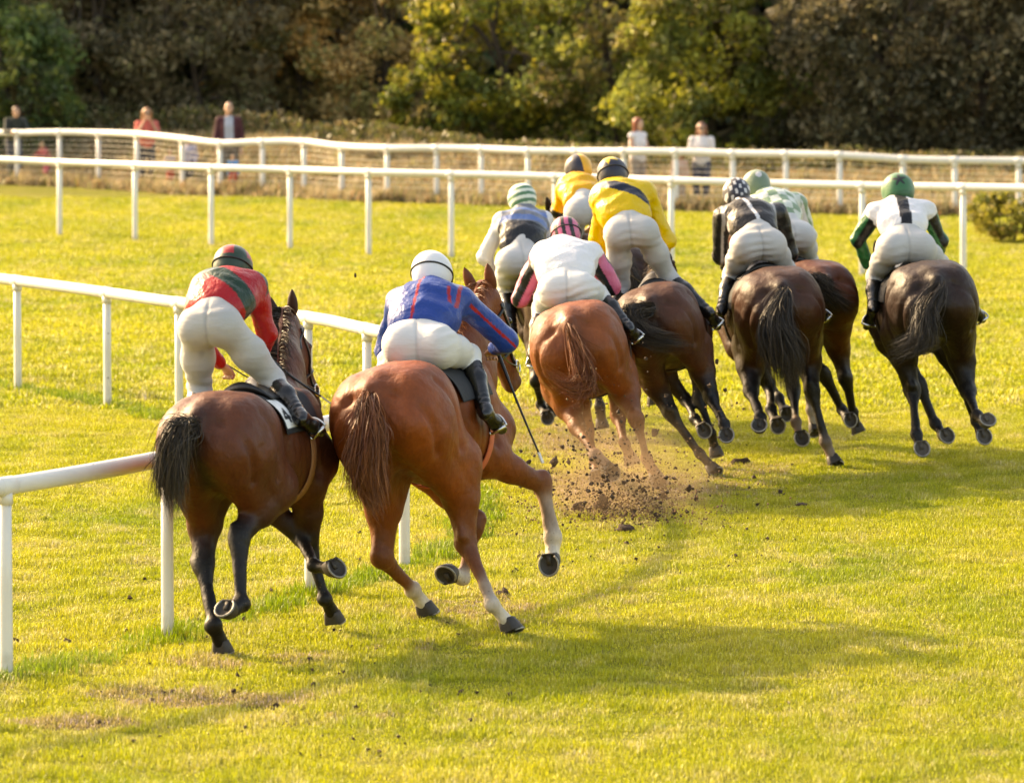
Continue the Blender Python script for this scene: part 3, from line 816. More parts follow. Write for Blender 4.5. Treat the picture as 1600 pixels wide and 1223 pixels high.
def build_horse(spec):
    H = Horse(); H.spec = spec
    s = spec.get('s', 1.0)
    R = horse_frame(spec['yaw'], spec['lean'], spec.get('pitch', 0))
    u, v, dep = spec['croup']
    o = at(u, v, dep) - R @ (np.array([0, -0.42, 1.545]) * s)
    H.R, H.o, H.s = R, o, s
    W = lambda p: o + R @ (np.asarray(p, float) * s)
    H.W = W
    body, dark = np.array(spec['coat']), np.array(spec['points'])
    low = spec.get('legs', dark)                 # colour of the lower legs
    warm = np.array(spec.get('warm', body * 1.15))
    pr = []
    cap = lambda a, b, ra, rb, k=0.05, flat=None, c0=body, c1=None, tag='': pr.append(P_cap(a, b, ra * s, rb * s, k * s, flat, c0, c1, tag))
    ell = lambda c, r, k=0.05, c0=body, Rr=None: pr.append(P_ell(W(c), np.asarray(r) * s, R if Rr is None else Rr, k * s, c0))
    X, Yf, Z = R[:, 0], R[:, 1], R[:, 2]
    pr.append(P_loft(TORSO, R, o, 0.05, body, s, 2.15))
    # croup, loins, withers, chest
    ell((0, -0.40, 1.40), (0.20, 0.30, 0.15), 0.08, warm)
    ell((0, 0.50, 1.44), (0.09, 0.26, 0.13), 0.08)
    ell((0, 0.62, 1.06), (0.20, 0.17, 0.19), 0.08)
    H.joints = {}
    hoofs = []
    for side, nm in ((-1, 'L'), (1, 'R')):
        # ---------------- hind quarter
        lg = spec['legs_px'].get('H' + nm, {})
        ell((side * 0.175, -0.44, 1.30), (0.165, 0.29, 0.225), 0.08, warm)
        ell((side * 0.155, -0.62, 1.24), (0.155, 0.20, 0.25), 0.08, warm)
        hip = W((side * 0.15, -0.48, 1.22))
        stl = lg.get('st', (side * 0.215, -0.22, 0.97))
        stif = solve(hip, 0.38 * s, stl, H)
        hock = solve(stif, 0.48 * s, lg.get('hk', (side * 0.16, -0.62, 0.60)), H)
        fet = solve(hock, 0.40 * s, lg.get('ft', (side * 0.14, -0.62, 0.22)), H)
        hof = solve(fet, 0.135 * s, lg.get('hf', (side * 0.14, -0.55, 0.08)), H)
        H.joints['H' + nm] = (hip, stif, hock, fet, hof)
        cap(hip, stif, 0.205, 0.135, 0.07, (X, 0.86), warm)
        isch = W((side * 0.135, -0.70, 1.22))
        low_g = stif + 0.45 * (hock - stif)
        back = norm(-Yf - 0.2 * Z)
        cap(isch, stif * 0.1 + low_g * 0.9 + back * 0.03 * s, 0.155, 0.085, 0.07, (X, 1.0), warm)
        cap(W((side * 0.19, -0.52, 1.18)), stif * 0.7 + low_g * 0.3, 0.15, 0.11, 0.07, None, warm)
        gcol = body * (1 - spec.get('dk', 0.5)) + low * spec.get('dk', 0.5)
        cap(stif, low_g, 0.14, 0.098, 0.05, None, body, gcol)
        cap(low_g, hock, 0.098, 0.052, 0.04, None, gcol, low)
        # hock with its point, and the tendon above it
        up = norm(stif - hock); dn_ = norm(fet - hock)
        hb = -(norm(up + dn_)) if np.linalg.norm(up + dn_) > 0.15 else back
        if hb @ (-Yf) < -0.3: hb = back
        pt = hock + hb * 0.070 * s + up * 0.060 * s
        cap(hock, pt, 0.050, 0.030, 0.03, None, low)
        cap(pt, low_g + hb * 0.045 * s, 0.020, 0.030, 0.03, None, low, gcol)
        cap(hock - dn_ * 0.02, hock + dn_ * 0.08 * s, 0.062, 0.042, 0.028, None, low)
        cap(hock, fet, 0.038, 0.033, 0.03, None, low)
        cap(hock + hb * 0.022 * s + dn_ * 0.04, fet + hb * 0.014 * s, 0.024, 0.022, 0.02, None, low)
        sock = np.array(lg.get('sock', low))
        cap(fet, fet + hb * 0.012 * s, 0.048, 0.050, 0.022, None, sock)
        cap(fet, hof, 0.036, 0.045, 0.025, None, sock)
        if 'sockup' in lg:
            q = fet + (hock - fet) * lg['sockup']
            cap(fet, q, 0.0365, 0.0385, 0.02, None, sock)
        hoofs.append((fet, hof, hock, lg))
        # ---------------- fore quarter
        lg = spec['legs_px'].get('F' + nm, {})
        ell((side * 0.20, 0.46, 1.22), (0.085, 0.17, 0.27), 0.09)
        ell((side * 0.19, 0.60, 1.06), (0.10, 0.13, 0.15), 0.09)
        elb = W(lg.get('el', (side * 0.185, 0.42, 0.92)))
        kne = solve(elb, 0.43 * s, lg.get('kn', (side * 0.16, 0.62, 0.56)), H)
        fet = solve(kne, 0.31 * s, lg.get('ft', (side * 0.15, 0.42, 0.34)), H)
        hof = solve(fet, 0.135 * s, lg.get('hf', (side * 0.15, 0.33, 0.26)), H)
        H.joints['F' + nm] = (elb, kne, fet, hof)
        cap(W((side * 0.19, 0.60, 1.06)), elb, 0.135, 0.115, 0.07)
        mid = elb + 0.42 * (kne - elb)
        cap(elb, mid, 0.112, 0.080, 0.05, None, body, gcol)
        cap(mid, kne, 0.080, 0.050, 0.04, None, gcol, low)
        dn_ = norm(fet - kne)
        cap(kne - dn_ * 0.035 * s, kne + dn_ * 0.035 * s, 0.058, 0.047, 0.025, None, low)
        sock = np.array(lg.get('sock', low))
        cap(kne, fet, 0.037, 0.032, 0.03, None, low)
        bk = norm(-Yf + dn_ * (Yf @ dn_)) if abs(Yf @ dn_) < 0.95 else -Z
        cap(kne + bk * 0.018 * s + dn_ * 0.03, fet + bk * 0.016 * s, 0.023, 0.021, 0.02, None, low)
        cap(fet, fet + bk * 0.012 * s, 0.046, 0.048, 0.022, None, sock)
        cap(fet, hof, 0.035, 0.044, 0.025, None, sock)
        if 'sockup' in lg:
            q = fet + (kne - fet) * lg['sockup']
            cap(fet, q, 0.0365, 0.0385, 0.02, None, sock)
        hoofs.append((fet, hof, kne, lg))
    # ---------------- neck and head
    if 'poll_px' in spec:
        pu, pv, py = spec['poll_px']; mu, mv, my = spec['muzzle_px']
        poll, muz = H_plane(H, pu, pv, py), H_plane(H, mu, mv, my)
    else:
        poll, muz = W(spec.get('poll', (0, 1.32, 1.68))), W(spec.get('muzzle', (0, 1.66, 1.26)))
    hd = norm(muz - poll); muz = poll + hd * 0.56 * s
    hx = norm(X - (X @ hd) * hd); hf = np.cross(hx, hd)           # hf: face side
    if hf @ (Yf + Z) < 0: hf = -hf
    H.poll, H.muz, H.hx, H.hd, H.hf = poll, muz, hx, hd, hf
    b1, b2 = W((0, 0.60, 1.30)), W((0, 0.66, 1.12))
    thr = poll + hd * 0.16 * s - hf * 0.06 * s
    nm_ = 0.5 * (b1 + poll) + Z * 0.03 * s
    cap(b1, nm_, 0.235, 0.165, 0.08, (X, 0.62)); cap(nm_, poll - hd * 0.02, 0.165, 0.10, 0.06, (X, 0.66))
    cap(b2, 0.5 * (b2 + thr), 0.215, 0.15, 0.08, (X, 0.62)); cap(0.5 * (b2 + thr), thr, 0.15, 0.095, 0.06, (X, 0.66))
    hc = body * 0.9
    cap(poll, poll + hd * 0.20 * s, 0.095, 0.098, 0.04, (hx, 0.92), hc)
    cap(poll + hd * 0.20 * s, poll + hd * 0.46 * s + hf * 0.012 * s, 0.095, 0.064, 0.05, (hx, 0.80), hc)
    cap(poll + hd * 0.46 * s + hf * 0.01 * s, muz, 0.064, 0.056, 0.04, (hx, 1.0), hc, dark)
    jaw = poll + hd * 0.19 * s - hf * 0.075 * s
    pr.append(P_ell(jaw, np.array([0.075, 0.12, 0.09]) * s, np.stack([hx, hd, hf], 1), 0.04 * s, hc))
    cap(jaw + hd * 0.06 * s, muz - hf * 0.035 * s, 0.06, 0.038, 0.04, (hx, 0.7), hc, dark)
    for e in (-1, 1):
        cap(muz + hx * e * 0.036 * s + hf * 0.012 * s, muz + hx * e * 0.036 * s + hf * 0.012 * s + hd * 0.012, 0.030, 0.026, 0.02, None, dark)
        pr.append(P_ell(poll + hd * 0.175 * s + hx * e * 0.078 * s + hf * 0.035 * s, np.array([0.024, 0.036, 0.026]) * s, np.stack([hx, hd, hf], 1), 0.02 * s, hc))
    # tail dock
    td = W((0, -0.80, 1.43)); H.tail_root = td
    cap(W((0, -0.66, 1.45)), td, 0.065, 0.045, 0.06, None, body)
    cap(td, td - Yf * 0.09 * s - Z * 0.10 * s, 0.042, 0.028, 0.03, None, dark)
    F = Field(pr, spec.get('vox', 0.015)); H.F = F
    V, Fc = F.mesh(2)
    nrmv = F.grad(V)
    def groove(pts, depth, sig):
        pts = np.array(pts, float)
        O = o + (np.c_[pts[:, 0] * 0.0, pts[:, 1] * 0.8, pts[:, 2]] * s) @ R.T; D = (np.c_[pts[:, 0], pts[:, 1] * 0.2, np.zeros(len(pts))] * s) @ R.T
        D /= np.linalg.norm(D, axis=1, keepdims=True)
        Q = catmull(F.cast(O, D, far=0.7 * s), 6)
        out = np.zeros(len(V))
        m_ = ((V > Q.min(0) - 3 * sig) & (V < Q.max(0) + 3 * sig)).all(1); Vm = V[m_]
        best = np.full(len(Vm), 9.0)
        for a_, b_ in zip(Q[:-1], Q[1:]):
            ba = b_ - a_; t_ = np.clip(((Vm - a_) @ ba) / (ba @ ba + 1e-12), 0, 1)
            best = np.minimum(best, np.linalg.norm(Vm - a_ - t_[:, None] * ba, axis=1))
        out[m_] = depth * s * np.exp(-(best / (sig * s)) ** 2)
        return out
    dsp = 0
    for e in (-1, 1):
        dsp = dsp + groove([(e * 0.10, -0.74, 1.40), (e * 0.20, -0.68, 1.22), (e * 0.22, -0.62, 1.02)], 0.024, 0.030)
        dsp = dsp + groove([(e * 0.2, -0.50, 1.42), (e * 0.25, -0.42, 1.24), (e * 0.26, -0.40, 1.02)], 0.016, 0.028)
        dsp = dsp + groove([(e * 0.27, -0.20, 1.32), (e * 0.26, -0.12, 1.12), (e * 0.25, -0.10, 0.95)], 0.028, 0.042)
        dsp = dsp + groove([(e * 0.24, 0.24, 1.38), (e * 0.25, 0.28, 1.2), (e * 0.25, 0.33, 1.0)], 0.022, 0.035)
        for k_ in range(5): dsp = dsp + groove([(e * 0.3, -0.12 + 0.075 * k_, 1.22), (e * 0.3, -0.09 + 0.075 * k_, 1.05), (e * 0.3, -0.05 + 0.075 * k_, 0.92)], 0.005, 0.016)
    V = V - nrmv * np.asarray(dsp)[:, None] + nrmv * (0.006 * vnoise(V, 9, 31) + 0.003 * vnoise(V, 28, 32))[:, None]
    col = F.colors(V, body, 0.02)
    # coat colour goes darker towards the midline of the cleft under the tail
    q = (V - o) @ R / s
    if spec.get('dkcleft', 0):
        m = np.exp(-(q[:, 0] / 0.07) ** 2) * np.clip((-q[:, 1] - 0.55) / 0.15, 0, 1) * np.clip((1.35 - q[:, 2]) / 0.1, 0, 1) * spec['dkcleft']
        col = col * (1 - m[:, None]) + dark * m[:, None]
    nz = vnoise(V, 9, 3) * 0.5 + vnoise(V, 23, 4) * 0.3
    col = np.clip(col * (1 + 0.13 * nz)[:, None], 0, 1)
    root = empty('horse', W((0, -0.1, 0)) * np.array([1, 1, 0])); H.root = root
    H.dbg = [(nm, [proj(q) for q in jj]) for nm, jj in H.joints.items()]
    H.body = add('body', V, Fc, M_COAT, root, col)
    tag(root, spec['label'], 'horse', 'racehorses galloping round the bend')
    # ---------------- hooves
    for (fet, hof, upj, lg) in hoofs:
        p = norm(hof - fet); e1 = norm(X - (X @ p) * p)
        ang = PASTERN_A + rad(lg.get('fx', 0))
        fw = np.cross(p, e1)
        if fw @ Yf < 0 and abs(fw @ Yf) > 0.2 and lg.get('flip', 0) == 0 and p @ Z < 0.0: fw = -fw
        # sole direction is the pastern swung back by ang
        n = norm(p * math.cos(ang) - fw * math.sin(ang)); toe = norm(fw * math.cos(ang) + p * math.sin(ang))
        hv, hf_, hc_, sv, sf = hoof_mesh(hof - n * 0.012 * s, e1, toe, n, s, lg.get('horn', spec.get('horn', (0.030, 0.023, 0.018))))
        ho = add('hoof', hv, hf_, M_HOOF, root, hc_)
        add('horseshoe', sv, sf, M_SHOE, ho)
    # ---------------- ears, eyes
    for e in (-1, 1):
        tilt = spec.get('ear', 0.25)
        base = poll + hx * e * 0.055 * s + hf * 0.02 * s - hd * 0.05 * s
        d = norm(-hd * 0.75 + Z * 0.75 + hx * e * tilt - Yf * 0.15)
        a, b, _ = frame_of(d, hf)
        L = 0.17 * s; rr = [0.022, 0.034, 0.036, 0.029, 0.016, 0.003]
        hs = [0, 0.18, 0.42, 0.68, 0.88, 1.0]
        ev, N = [], 12
        for r_, h_ in zip(rr, hs):
            for j in range(N):
                w = 2 * math.pi * j / N
                dent = 0.45 if math.cos(w) > 0.3 and 0.1 < h_ < 0.95 else 1.0
                ev.append(base + d * L * h_ + s * r_ * (a * math.sin(w) + b * math.cos(w) * 0.75 * dent))
        ef = [(i * N + j, i * N + (j + 1) % N, (i + 1) * N + (j + 1) % N, (i + 1) * N + j) for i in range(5) for j in range(N)]
        add('ear', np.array(ev), ef, M_COAT, root, np.tile(body * 0.35 + dark * 0.65, (len(ev), 1)))
        c = poll + hd * 0.175 * s + hx * e * 0.088 * s + hf * 0.037 * s
        add_sphere('eye', c, 0.021 * s, M_EYE, root)
    # ---------------- mane and tail
    r = np.random.RandomState(spec.get('seed', 1))
    n = 700; S = 7
    tq = r.uniform(0.12, 1.0, n)
    crest = b1[None] * (1 - tq[:, None]) + poll[None] * tq[:, None] + Z * 0.03 * s
    top = F.cast(crest, np.tile(norm(Z - 0.3 * Yf), (n, 1)), far=0.35 * s)
    ln = r.uniform(0.07, 0.17, n) * s
    sd = np.where(r.uniform(size=n) < 0.8, 1, -1) * spec.get('mane_side', 1)
    st = np.zeros((n, S, 3))
    for k in range(S):
        t = k / (S - 1)
        st[:, k] = top - Z * 0.01 + (X[None] * sd[:, None] * (0.75 * t) + Z * (0.55 * t - 0.95 * t * t) - Yf * 0.45 * t + r.normal(size=(n, 3)) * 0.06 * t) * ln[:, None]
    hc0, hc1 = np.array(spec['hair'][0]), np.array(spec['hair'][1])
    mv, mf, mc = ribbons(st, r.uniform(0.6, 1.3, n) * 0.0028, hc0 + (hc1 - hc0) * (r.uniform(size=(n, 1)) ** 2))
    add('mane', mv, mf, M_HAIR, root, mc)
    path = [td + Yf * 0.02, td - Yf * 0.07 * s - Z * 0.05 * s] + [H_plane(H, *p) for p in spec['tail_px']] if 'tail_px' in spec else [td + Yf * 0.02, td - Yf * 0.07 * s - Z * 0.05 * s] + [W(p) for p in spec['tail']]
    tv, tf, tc = tail_hair(H, path, int(spec.get('tail_n', 900) * 3.8), spec.get('seed', 1), hc0, hc1, spec.get('tail_spread', 0.085) * s * 0.88, 0.0019 * s)
    add('tail', tv, tf, M_HAIR, root, tc)
    build_tack(H)
    return H

def H_plane(H, u, v, yl):
    """point on the line of sight (u, v) in the horse's cross plane yl metres ahead of its middle"""
    n = H.R[:, 1]; q = H.W((0, yl, 0)); d = ray(u, v)
    return CAM_P + d * ((q - CAM_P) @ n / (d @ n))
def add_sphere(name, c, r, m, parent, sc=(1, 1, 1), n=12):
    V, F = [], []
    for i in range(n + 1):
        for j in range(2 * n):
            th, ph = math.pi * i / n, math.pi * j / n
            V.append((c[0] + r * sc[0] * math.sin(th) * math.cos(ph), c[1] + r * sc[1] * math.sin(th) * math.sin(ph), c[2] + r * sc[2] * math.cos(th)))
    N = 2 * n
    F = [(i * N + j, (i + 1) * N + j, (i + 1) * N + (j + 1) % N, i * N + (j + 1) % N) for i in range(n) for j in range(N)]
    return add(name, V, F, m, parent)

def wrap_sheet(H, y0, y1, a0, a1, ny, na, off, zc=1.16):
    """sheet laid on the horse's trunk: y along the horse, angle from the top (negative = left)"""
    yy, aa = np.meshgrid(np.linspace(y0, y1, ny), np.linspace(a0, a1, na), indexing='ij')
    O = np.stack([np.zeros_like(yy), yy, np.full_like(yy, zc)], -1)
    D = np.stack([np.sin(aa), np.zeros_like(yy), np.cos(aa)], -1)
    Ow = H.o + (O * H.s) @ H.R.T; Dw = D @ H.R.T
    P = H.F.cast(Ow, Dw, far=0.62 * H.s, near=0.1, off=off)
    return P, Dw
def sheet_mesh(P, N, th):
    ny, na = P.shape[:2]
    V = np.concatenate([(P + N * th).reshape(-1, 3), P.reshape(-1, 3)])
    o2 = ny * na; F = []
    for i in range(ny - 1):
        for j in range(na - 1):
            a, b, c, d = i * na + j, i * na + j + 1, (i + 1) * na + j + 1, (i + 1) * na + j
            F.append((a, d, c, b)); F.append((o2 + a, o2 + b, o2 + c, o2 + d))
    rim = [(0, j) for j in range(na)] + [(i, na - 1) for i in range(1, ny)] + [(ny - 1, j) for j in range(na - 2, -1, -1)] + [(i, 0) for i in range(ny - 2, 0, -1)]
    ids = [i * na + j for i, j in rim]
    for k in range(len(ids)):
        a, b = ids[k], ids[(k + 1) % len(ids)]
        F.append((a, b, o2 + b, o2 + a))
    return V, F

def digit4(x, y):
    """print of the figure 4 in the unit square"""
    st = (abs(x - 0.62) < 0.10) & (y > 0.08) & (y < 0.92)
    br = (abs(y - 0.36) < 0.085) & (x > 0.12) & (x < 0.88)
    dg = (abs((y - 0.36) - (x - 0.17) * 1.15) < 0.14) & (x > 0.12) & (x < 0.66) & (y > 0.34) & (y < 0.92)
    return st | br | dg

def build_tack(H):
    root, s, R = H.root, H.s, H.R
    sp = H.spec
    X, Yf, Z = R[:, 0], R[:, 1], R[:, 2]
    # saddle cloth
    A = sp.get('cloth_a', 1.25)
    P, D = wrap_sheet(H, -0.16, 0.36, -A, A, 40, 110, 0.012)
    V, F = sheet_mesh(P, D, 0.006)
    ny, na = P.shape[:2]
    yy, aa = np.meshgrid(np.linspace(0, 1, ny), np.linspace(-A, A, na), indexing='ij')
    c = np.tile(np.array(sp.get('cloth', (0.010, 0.011, 0.013))), (ny, na, 1))
    if sp.get('number'):
        bx, by = (yy - 0.04) / 0.30, (A - 0.10 - aa) / 0.62
        inb = (bx > 0) & (bx < 1) & (by > 0) & (by < 1)
        c[inb] = (0.75, 0.74, 0.72)
        dx, dy = (by - 0.15) / 0.5, bx
        ins = inb & (dx > 0) & (dx < 1) & digit4(np.clip((bx - 0.1) / 0.8, 0, 1), np.clip((by - 0.12) / 0.55, 0, 1)) & (by > 0.12) & (by < 0.67)
        c[ins] = (0.01, 0.01, 0.012)
    col = np.concatenate([c.reshape(-1, 3)] * 2)
    add('saddle_cloth', V, F, M_CLOTH, root, col)
    # racing saddle: a small curved pad with raised cantle and pommel
    P, D = wrap_sheet(H, -0.06, 0.30, -0.55, 0.55, 16, 18, 0.024)
    rise = (0.02 + 0.035 * np.linspace(-1, 1, 16)[:, None] ** 2) * np.exp(-(np.linspace(-1, 1, 18)[None] / 0.6) ** 2) + 0.008
    V, F = sheet_mesh(P, D * 1.0, 0.0)
    V[:16 * 18] += (D * rise[..., None]).reshape(-1, 3)
    add('saddle', V, F, M_LEATHER, root)
    # girth strap round the barrel
    P, D = wrap_sheet(H, 0.16, 0.25, -math.pi, math.pi, 4, 48, 0.006, 1.12)
    V, F = sheet_mesh(P, D, 0.006)
    add('girth', V, F, mat('girth_%s' % sp.get('girth_name', 'dark'), sp.get('girth', (0.05, 0.035, 0.03)), 0.7), root)
    # bridle
    poll, muz, hx, hd, hf = H.poll, H.muz, H.hx, H.hd, H.hf
    def ring(c, n, far, k=28, w=0.010):
        a, b, _ = frame_of(n, hf)
        ang = np.linspace(0, 2 * math.pi, k, endpoint=False)
        Dd = np.cos(ang)[:, None] * a + np.sin(ang)[:, None] * b
        Q = H.F.cast(np.tile(c, (k, 1)), Dd, far=far, off=0.005)
        Q = np.vstack([Q, Q[:2]])
        return tube(Q, w * s, 6, cap=False)
    parts = [ring(poll + hd * 0.34 * s, hd, 0.2 * s), ring(poll + hd * 0.07 * s - hf * 0.02 * s, norm(hd + hf * 0.2), 0.24 * s)]
    bits = []
    for e in (-1, 1):
        O = np.array([poll + hd * t * s - hf * (0.01 + 0.02 * t) * s for t in np.linspace(0.03, 0.45, 14)])
        Q = H.F.cast(O, np.tile(hx * e, (14, 1)), far=0.2 * s, off=0.005)
        parts.append(tube(Q, 0.009 * s, 6))
        bits.append(Q[-1] + hx * e * 0.012)
    V, F = merge(parts)
    br = add('bridle', V, F, M_LEATHER, root)
    for b in bits:
        a, c, _ = frame_of(hx, hd)
        Q = [b + 0.035 * s * (a * math.cos(w) + c * math.sin(w)) for w in np.linspace(0, 2 * math.pi, 15)]
        v, f = tube(Q, 0.006, 6, cap=False)
        add('bit_ring', v, f, M_STEEL, br)
    H.bits = bits
# ------------------------------------------------------------------ riders
M_SKIN = mat('skin', (0.52, 0.30, 0.20), 0.5, var=0.08, vscale=30)
M_SILK = mat('racing_silk', rough=0.36, vcol=True, spec=0.35, sheen=0.04, bumps=[(9, 0.5, 0.035, None), (22, 0.45, 0.02, (1, 1, 0.5)), (60, 0.2, 0.006, None)])
M_BREECH = mat('breeches_cloth', rough=0.62, vcol=True, sheen=0.2, bumps=[(9, 0.30, 0.03, (0.6, 0.6, 2.0)), (35, 0.14, 0.010, (0.8, 0.8, 1.8)), (260, 0.12, 0.002, None)])
M_BOOT = mat('boot_leather', (0.005, 0.0045, 0.004), 0.26, var=0.3, vscale=25, bumps=[(18, 0.4, 0.012, None)])
M_HELMET = mat('helmet_cover', rough=0.45, vcol=True, sheen=0.2, bumps=[(25, 0.35, 0.01, None)])
M_STRAP = mat('goggle_strap', (0.005, 0.005, 0.005), 0.5)
M_GLOVE = mat('glove', (0.03, 0.03, 0.032), 0.6)
M_WHIP = mat('whip_leather', (0.006, 0.005, 0.005), 0.35)
M_WHIP_TIP = mat('whip_flap', (0.65, 0.6, 0.55), 0.5)

def hand_prims(w, d, side, sc, grip=1.0):
    """closed hand at wrist w pointing along d: palm, four curled fingers of different lengths, thumb"""
    a, b, d = frame_of(d, (0, 0, 1))      # a sideways, b up
    pr = [P_cap(w, w + d * 0.075 * sc, 0.026 * sc, 0.032 * sc, 0.02, (b, 0.6))]
    for i, (off, ln) in enumerate(((-0.03, 0.060), (-0.010, 0.070), (0.011, 0.066), (0.031, 0.052))):
        k0 = w + d * 0.085 * sc + a * off * sc
        k1 = k0 + (d * 0.030 - b * 0.012) * sc
        k2 = k1 + (-b * 0.028 - d * 0.004) * sc * grip
        k3 = k2 + (-d * 0.020 + b * 0.003) * sc * grip * ln / 0.066
        for p, q, r1, r2 in ((k0, k1, 0.0105, 0.010), (k1, k2, 0.010, 0.009), (k2, k3, 0.009, 0.008)):
            pr.append(P_cap(p, q, r1 * sc, r2 * sc, 0.004))
    t0 = w + d * 0.025 * sc - a * side * 0.028 * sc
    t1 = t0 + (d * 0.032 - a * side * 0.018 - b * 0.012) * sc
    t2 = t1 + (d * 0.026 + a * side * 0.010 - b * 0.012) * sc
    pr += [P_cap(t0, t1, 0.014 * sc, 0.011 * sc, 0.008), P_cap(t1, t2, 0.011 * sc, 0.009 * sc, 0.004)]
    return pr
def head_prims(c, up, fw, sc):
    r = np.cross(fw, up); R = np.stack([r, fw, up], 1)
    pr = [P_ell(c + up * 0.02 * sc, np.array([0.076, 0.095, 0.10]) * sc, R, 0.02), P_ell(c + fw * 0.035 * sc - up * 0.05 * sc, np.array([0.056, 0.062, 0.072]) * sc, R, 0.03)]
    pr.append(P_cap(c + fw * 0.088 * sc + up * 0.005 * sc, c + fw * 0.108 * sc - up * 0.028 * sc, 0.010 * sc, 0.015 * sc, 0.012))
    pr.append(P_cap(c + fw * 0.088 * sc - up * 0.062 * sc - r * 0.018 * sc, c + fw * 0.088 * sc - up * 0.062 * sc + r * 0.018 * sc, 0.010 * sc, 0.010 * sc, 0.008))
    for e in (-1, 1):
        pr.append(P_ell(c + r * e * 0.078 * sc - up * 0.015 * sc - fw * 0.005, np.array([0.012, 0.022, 0.032]) * sc, R, 0.008))
        pr.append(dict(P_ell(c + r * e * 0.032 * sc + fw * 0.094 * sc + up * 0.008 * sc, np.array([0.016, 0.014, 0.011]) * sc, R, 0.012), sub=True))
    return pr

def build_rider(H, sp):
    """sp: joints as (u, v, yl) in the horse's frame"""
    J = {k: H_plane(H, *val) for k, val in sp['j'].items()}
    R = H.R; X, Yf, Z = R[:, 0], R[:, 1], R[:, 2]
    sc = sp.get('sc', 1.0)
    # legs and hands lie outside the horse
    for k_ in ('knl', 'knr', 'anl', 'anr', 'tol', 'tor', 'hal', 'har'):
        e = X if k_[-1] == 'r' else -X
        mg = 0.035 if k_[:2] == 'ha' else 0.052
        for _ in range(60):
            if H.F.sample(J[k_]) >= mg: break
            J[k_] = J[k_] + e * 0.01
    pf = sp.get('puff', 1.0)
    pel, neck, head = J['pel'], J['neck'], J['head']
    shl, shr, hpl, hpr = J['shl'], J['shr'], J['hpl'], J['hpr']
    root = empty('person', np.array([pel[0], pel[1], 0.0]))
    tag(root, sp['label'], 'person', 'jockeys in the race')
    right = norm(shr - shl)
    spine = neck - pel
    sd = norm(spine)
    backn = norm(np.cross(right, sd))           # out of the back
    if backn @ Z < 0: backn = -backn
    T = np.stack([right, sd, backn], 1)
    waist = pel + spine * 0.42 + backn * 0.015
    chest = pel + spine * 0.74
    # ---- continuous body under the clothes
    bp = [P_cap(pel, waist, 0.125 * sc, 0.105 * sc, 0.05, (right, 1.15)), P_cap(waist, chest, 0.105 * sc, 0.12 * sc, 0.05, (right, 1.2)),
          P_cap(shl, shr, 0.055 * sc, 0.055 * sc, 0.06), P_cap(chest, neck, 0.11 * sc, 0.06 * sc, 0.05), P_cap(neck, head, 0.056 * sc, 0.054 * sc, 0.03)]
    for a, b, c_ in (('shl', 'ell', 'hal'), ('shr', 'elr', 'har')):
        bp += [P_cap(J[a], J[b], 0.046 * sc, 0.038 * sc, 0.03), P_cap(J[b], J[c_], 0.038 * sc, 0.027 * sc, 0.03)]
    hf = norm(Yf * 0.85 - Z * 0.15 + X * sp.get('turn', 0.0)); hu = norm(Z - (Z @ hf) * hf + hf * 0.0)
    hu = norm(hu + hf * sp.get('nod', 0.25)); hf = norm(hf - (hf @ hu) * hu)
    bp += head_prims(head, hu, hf, sc)
    for a, b, c_ in (('hpl', 'knl', 'anl'), ('hpr', 'knr', 'anr')):
        bp += [P_cap(J[a], J[b], 0.075 * sc, 0.05 * sc, 0.05), P_cap(J[b], J[c_], 0.05 * sc, 0.035 * sc, 0.03)]
    for hnd, elb, e in (('hal', 'ell', -1), ('har', 'elr', 1)):
        d = norm(J[hnd] - J[elb] + Yf * 0.12 - Z * 0.02)
        bp += hand_prims(J[hnd], d, e, sc)
    f = Field(bp, sp.get('vox', 0.010)); V, F_ = f.mesh(1)
    add('body', V, F_, M_SKIN if not sp.get('glove') else M_SKIN, root)
    # ---- breeches
    wcol = np.array(sp.get('breech', (0.50, 0.47, 0.44)))
    seat_b = -sd * 0.10 + backn * 0.0
    br = []
    bw = sp.get('seat', 1.0)
    bk = norm(-Yf * 0.9 + Z * 0.1)
    for a, e in ((hpl, -1), (hpr, 1)):
        br.append(P_ell(a + bk * 0.03, np.array([0.115, 0.135, 0.135]) * sc * bw, R, 0.05))
    br.append(P_cap(pel, waist + sd * 0.01, 0.135 * sc, 0.128 * sc, 0.06, (right, 1.15 * bw)))
    for a, b, c_ in (('hpl', 'knl', 'anl'), ('hpr', 'knr', 'anr')):
        m = 0.5 * (J[a] + J[b])
        br += [P_cap(J[a], m, 0.115 * sc * bw, 0.096 * sc, 0.05), P_cap(m, J[b], 0.096 * sc, 0.070 * sc, 0.05),
               P_cap(J[b], J[b] + (J[c_] - J[b]) * 0.30, 0.074 * sc, 0.062 * sc, 0.03)]
    f = Field(br, sp.get('vox', 0.010)); V, F_ = f.mesh(1)
    nrm = f.grad(V)
    q = (V - pel) @ R
    wr = np.sin(q[:, 2] * 95 + 3 * vnoise(V, 9, 7)) * np.clip(vnoise(V, 8, 8), 0, 1) * 0.0045 + vnoise(V, 10, 9) * 0.002
    # centre seam
    seam = np.exp(-((V - pel) @ right / 0.010) ** 2) * np.clip(-(q[:, 1]) / 0.05, 0, 1)
    V = V + nrm * (wr - 0.006 * seam)[:, None]
    c = np.tile(wcol, (len(V), 1)) * (1 + 0.05 * vnoise(V, 14, 2))[:, None] * (1 - 0.18 * seam)[:, None]
    if sp.get('mud'):
        mm = np.clip(vnoise(V, 30, 12) * 1.3 - 0.5, 0, 1) * np.exp(-(np.linalg.norm(V - (0.5 * (hpl + hpr) - Z * 0.12), axis=1) / 0.12) ** 2)
        c = c * (1 - 0.5 * mm[:, None]) + np.array([0.08, 0.06, 0.04]) * 0.5 * mm[:, None]
    add('breeches', V, F_, M_BREECH, root, c)
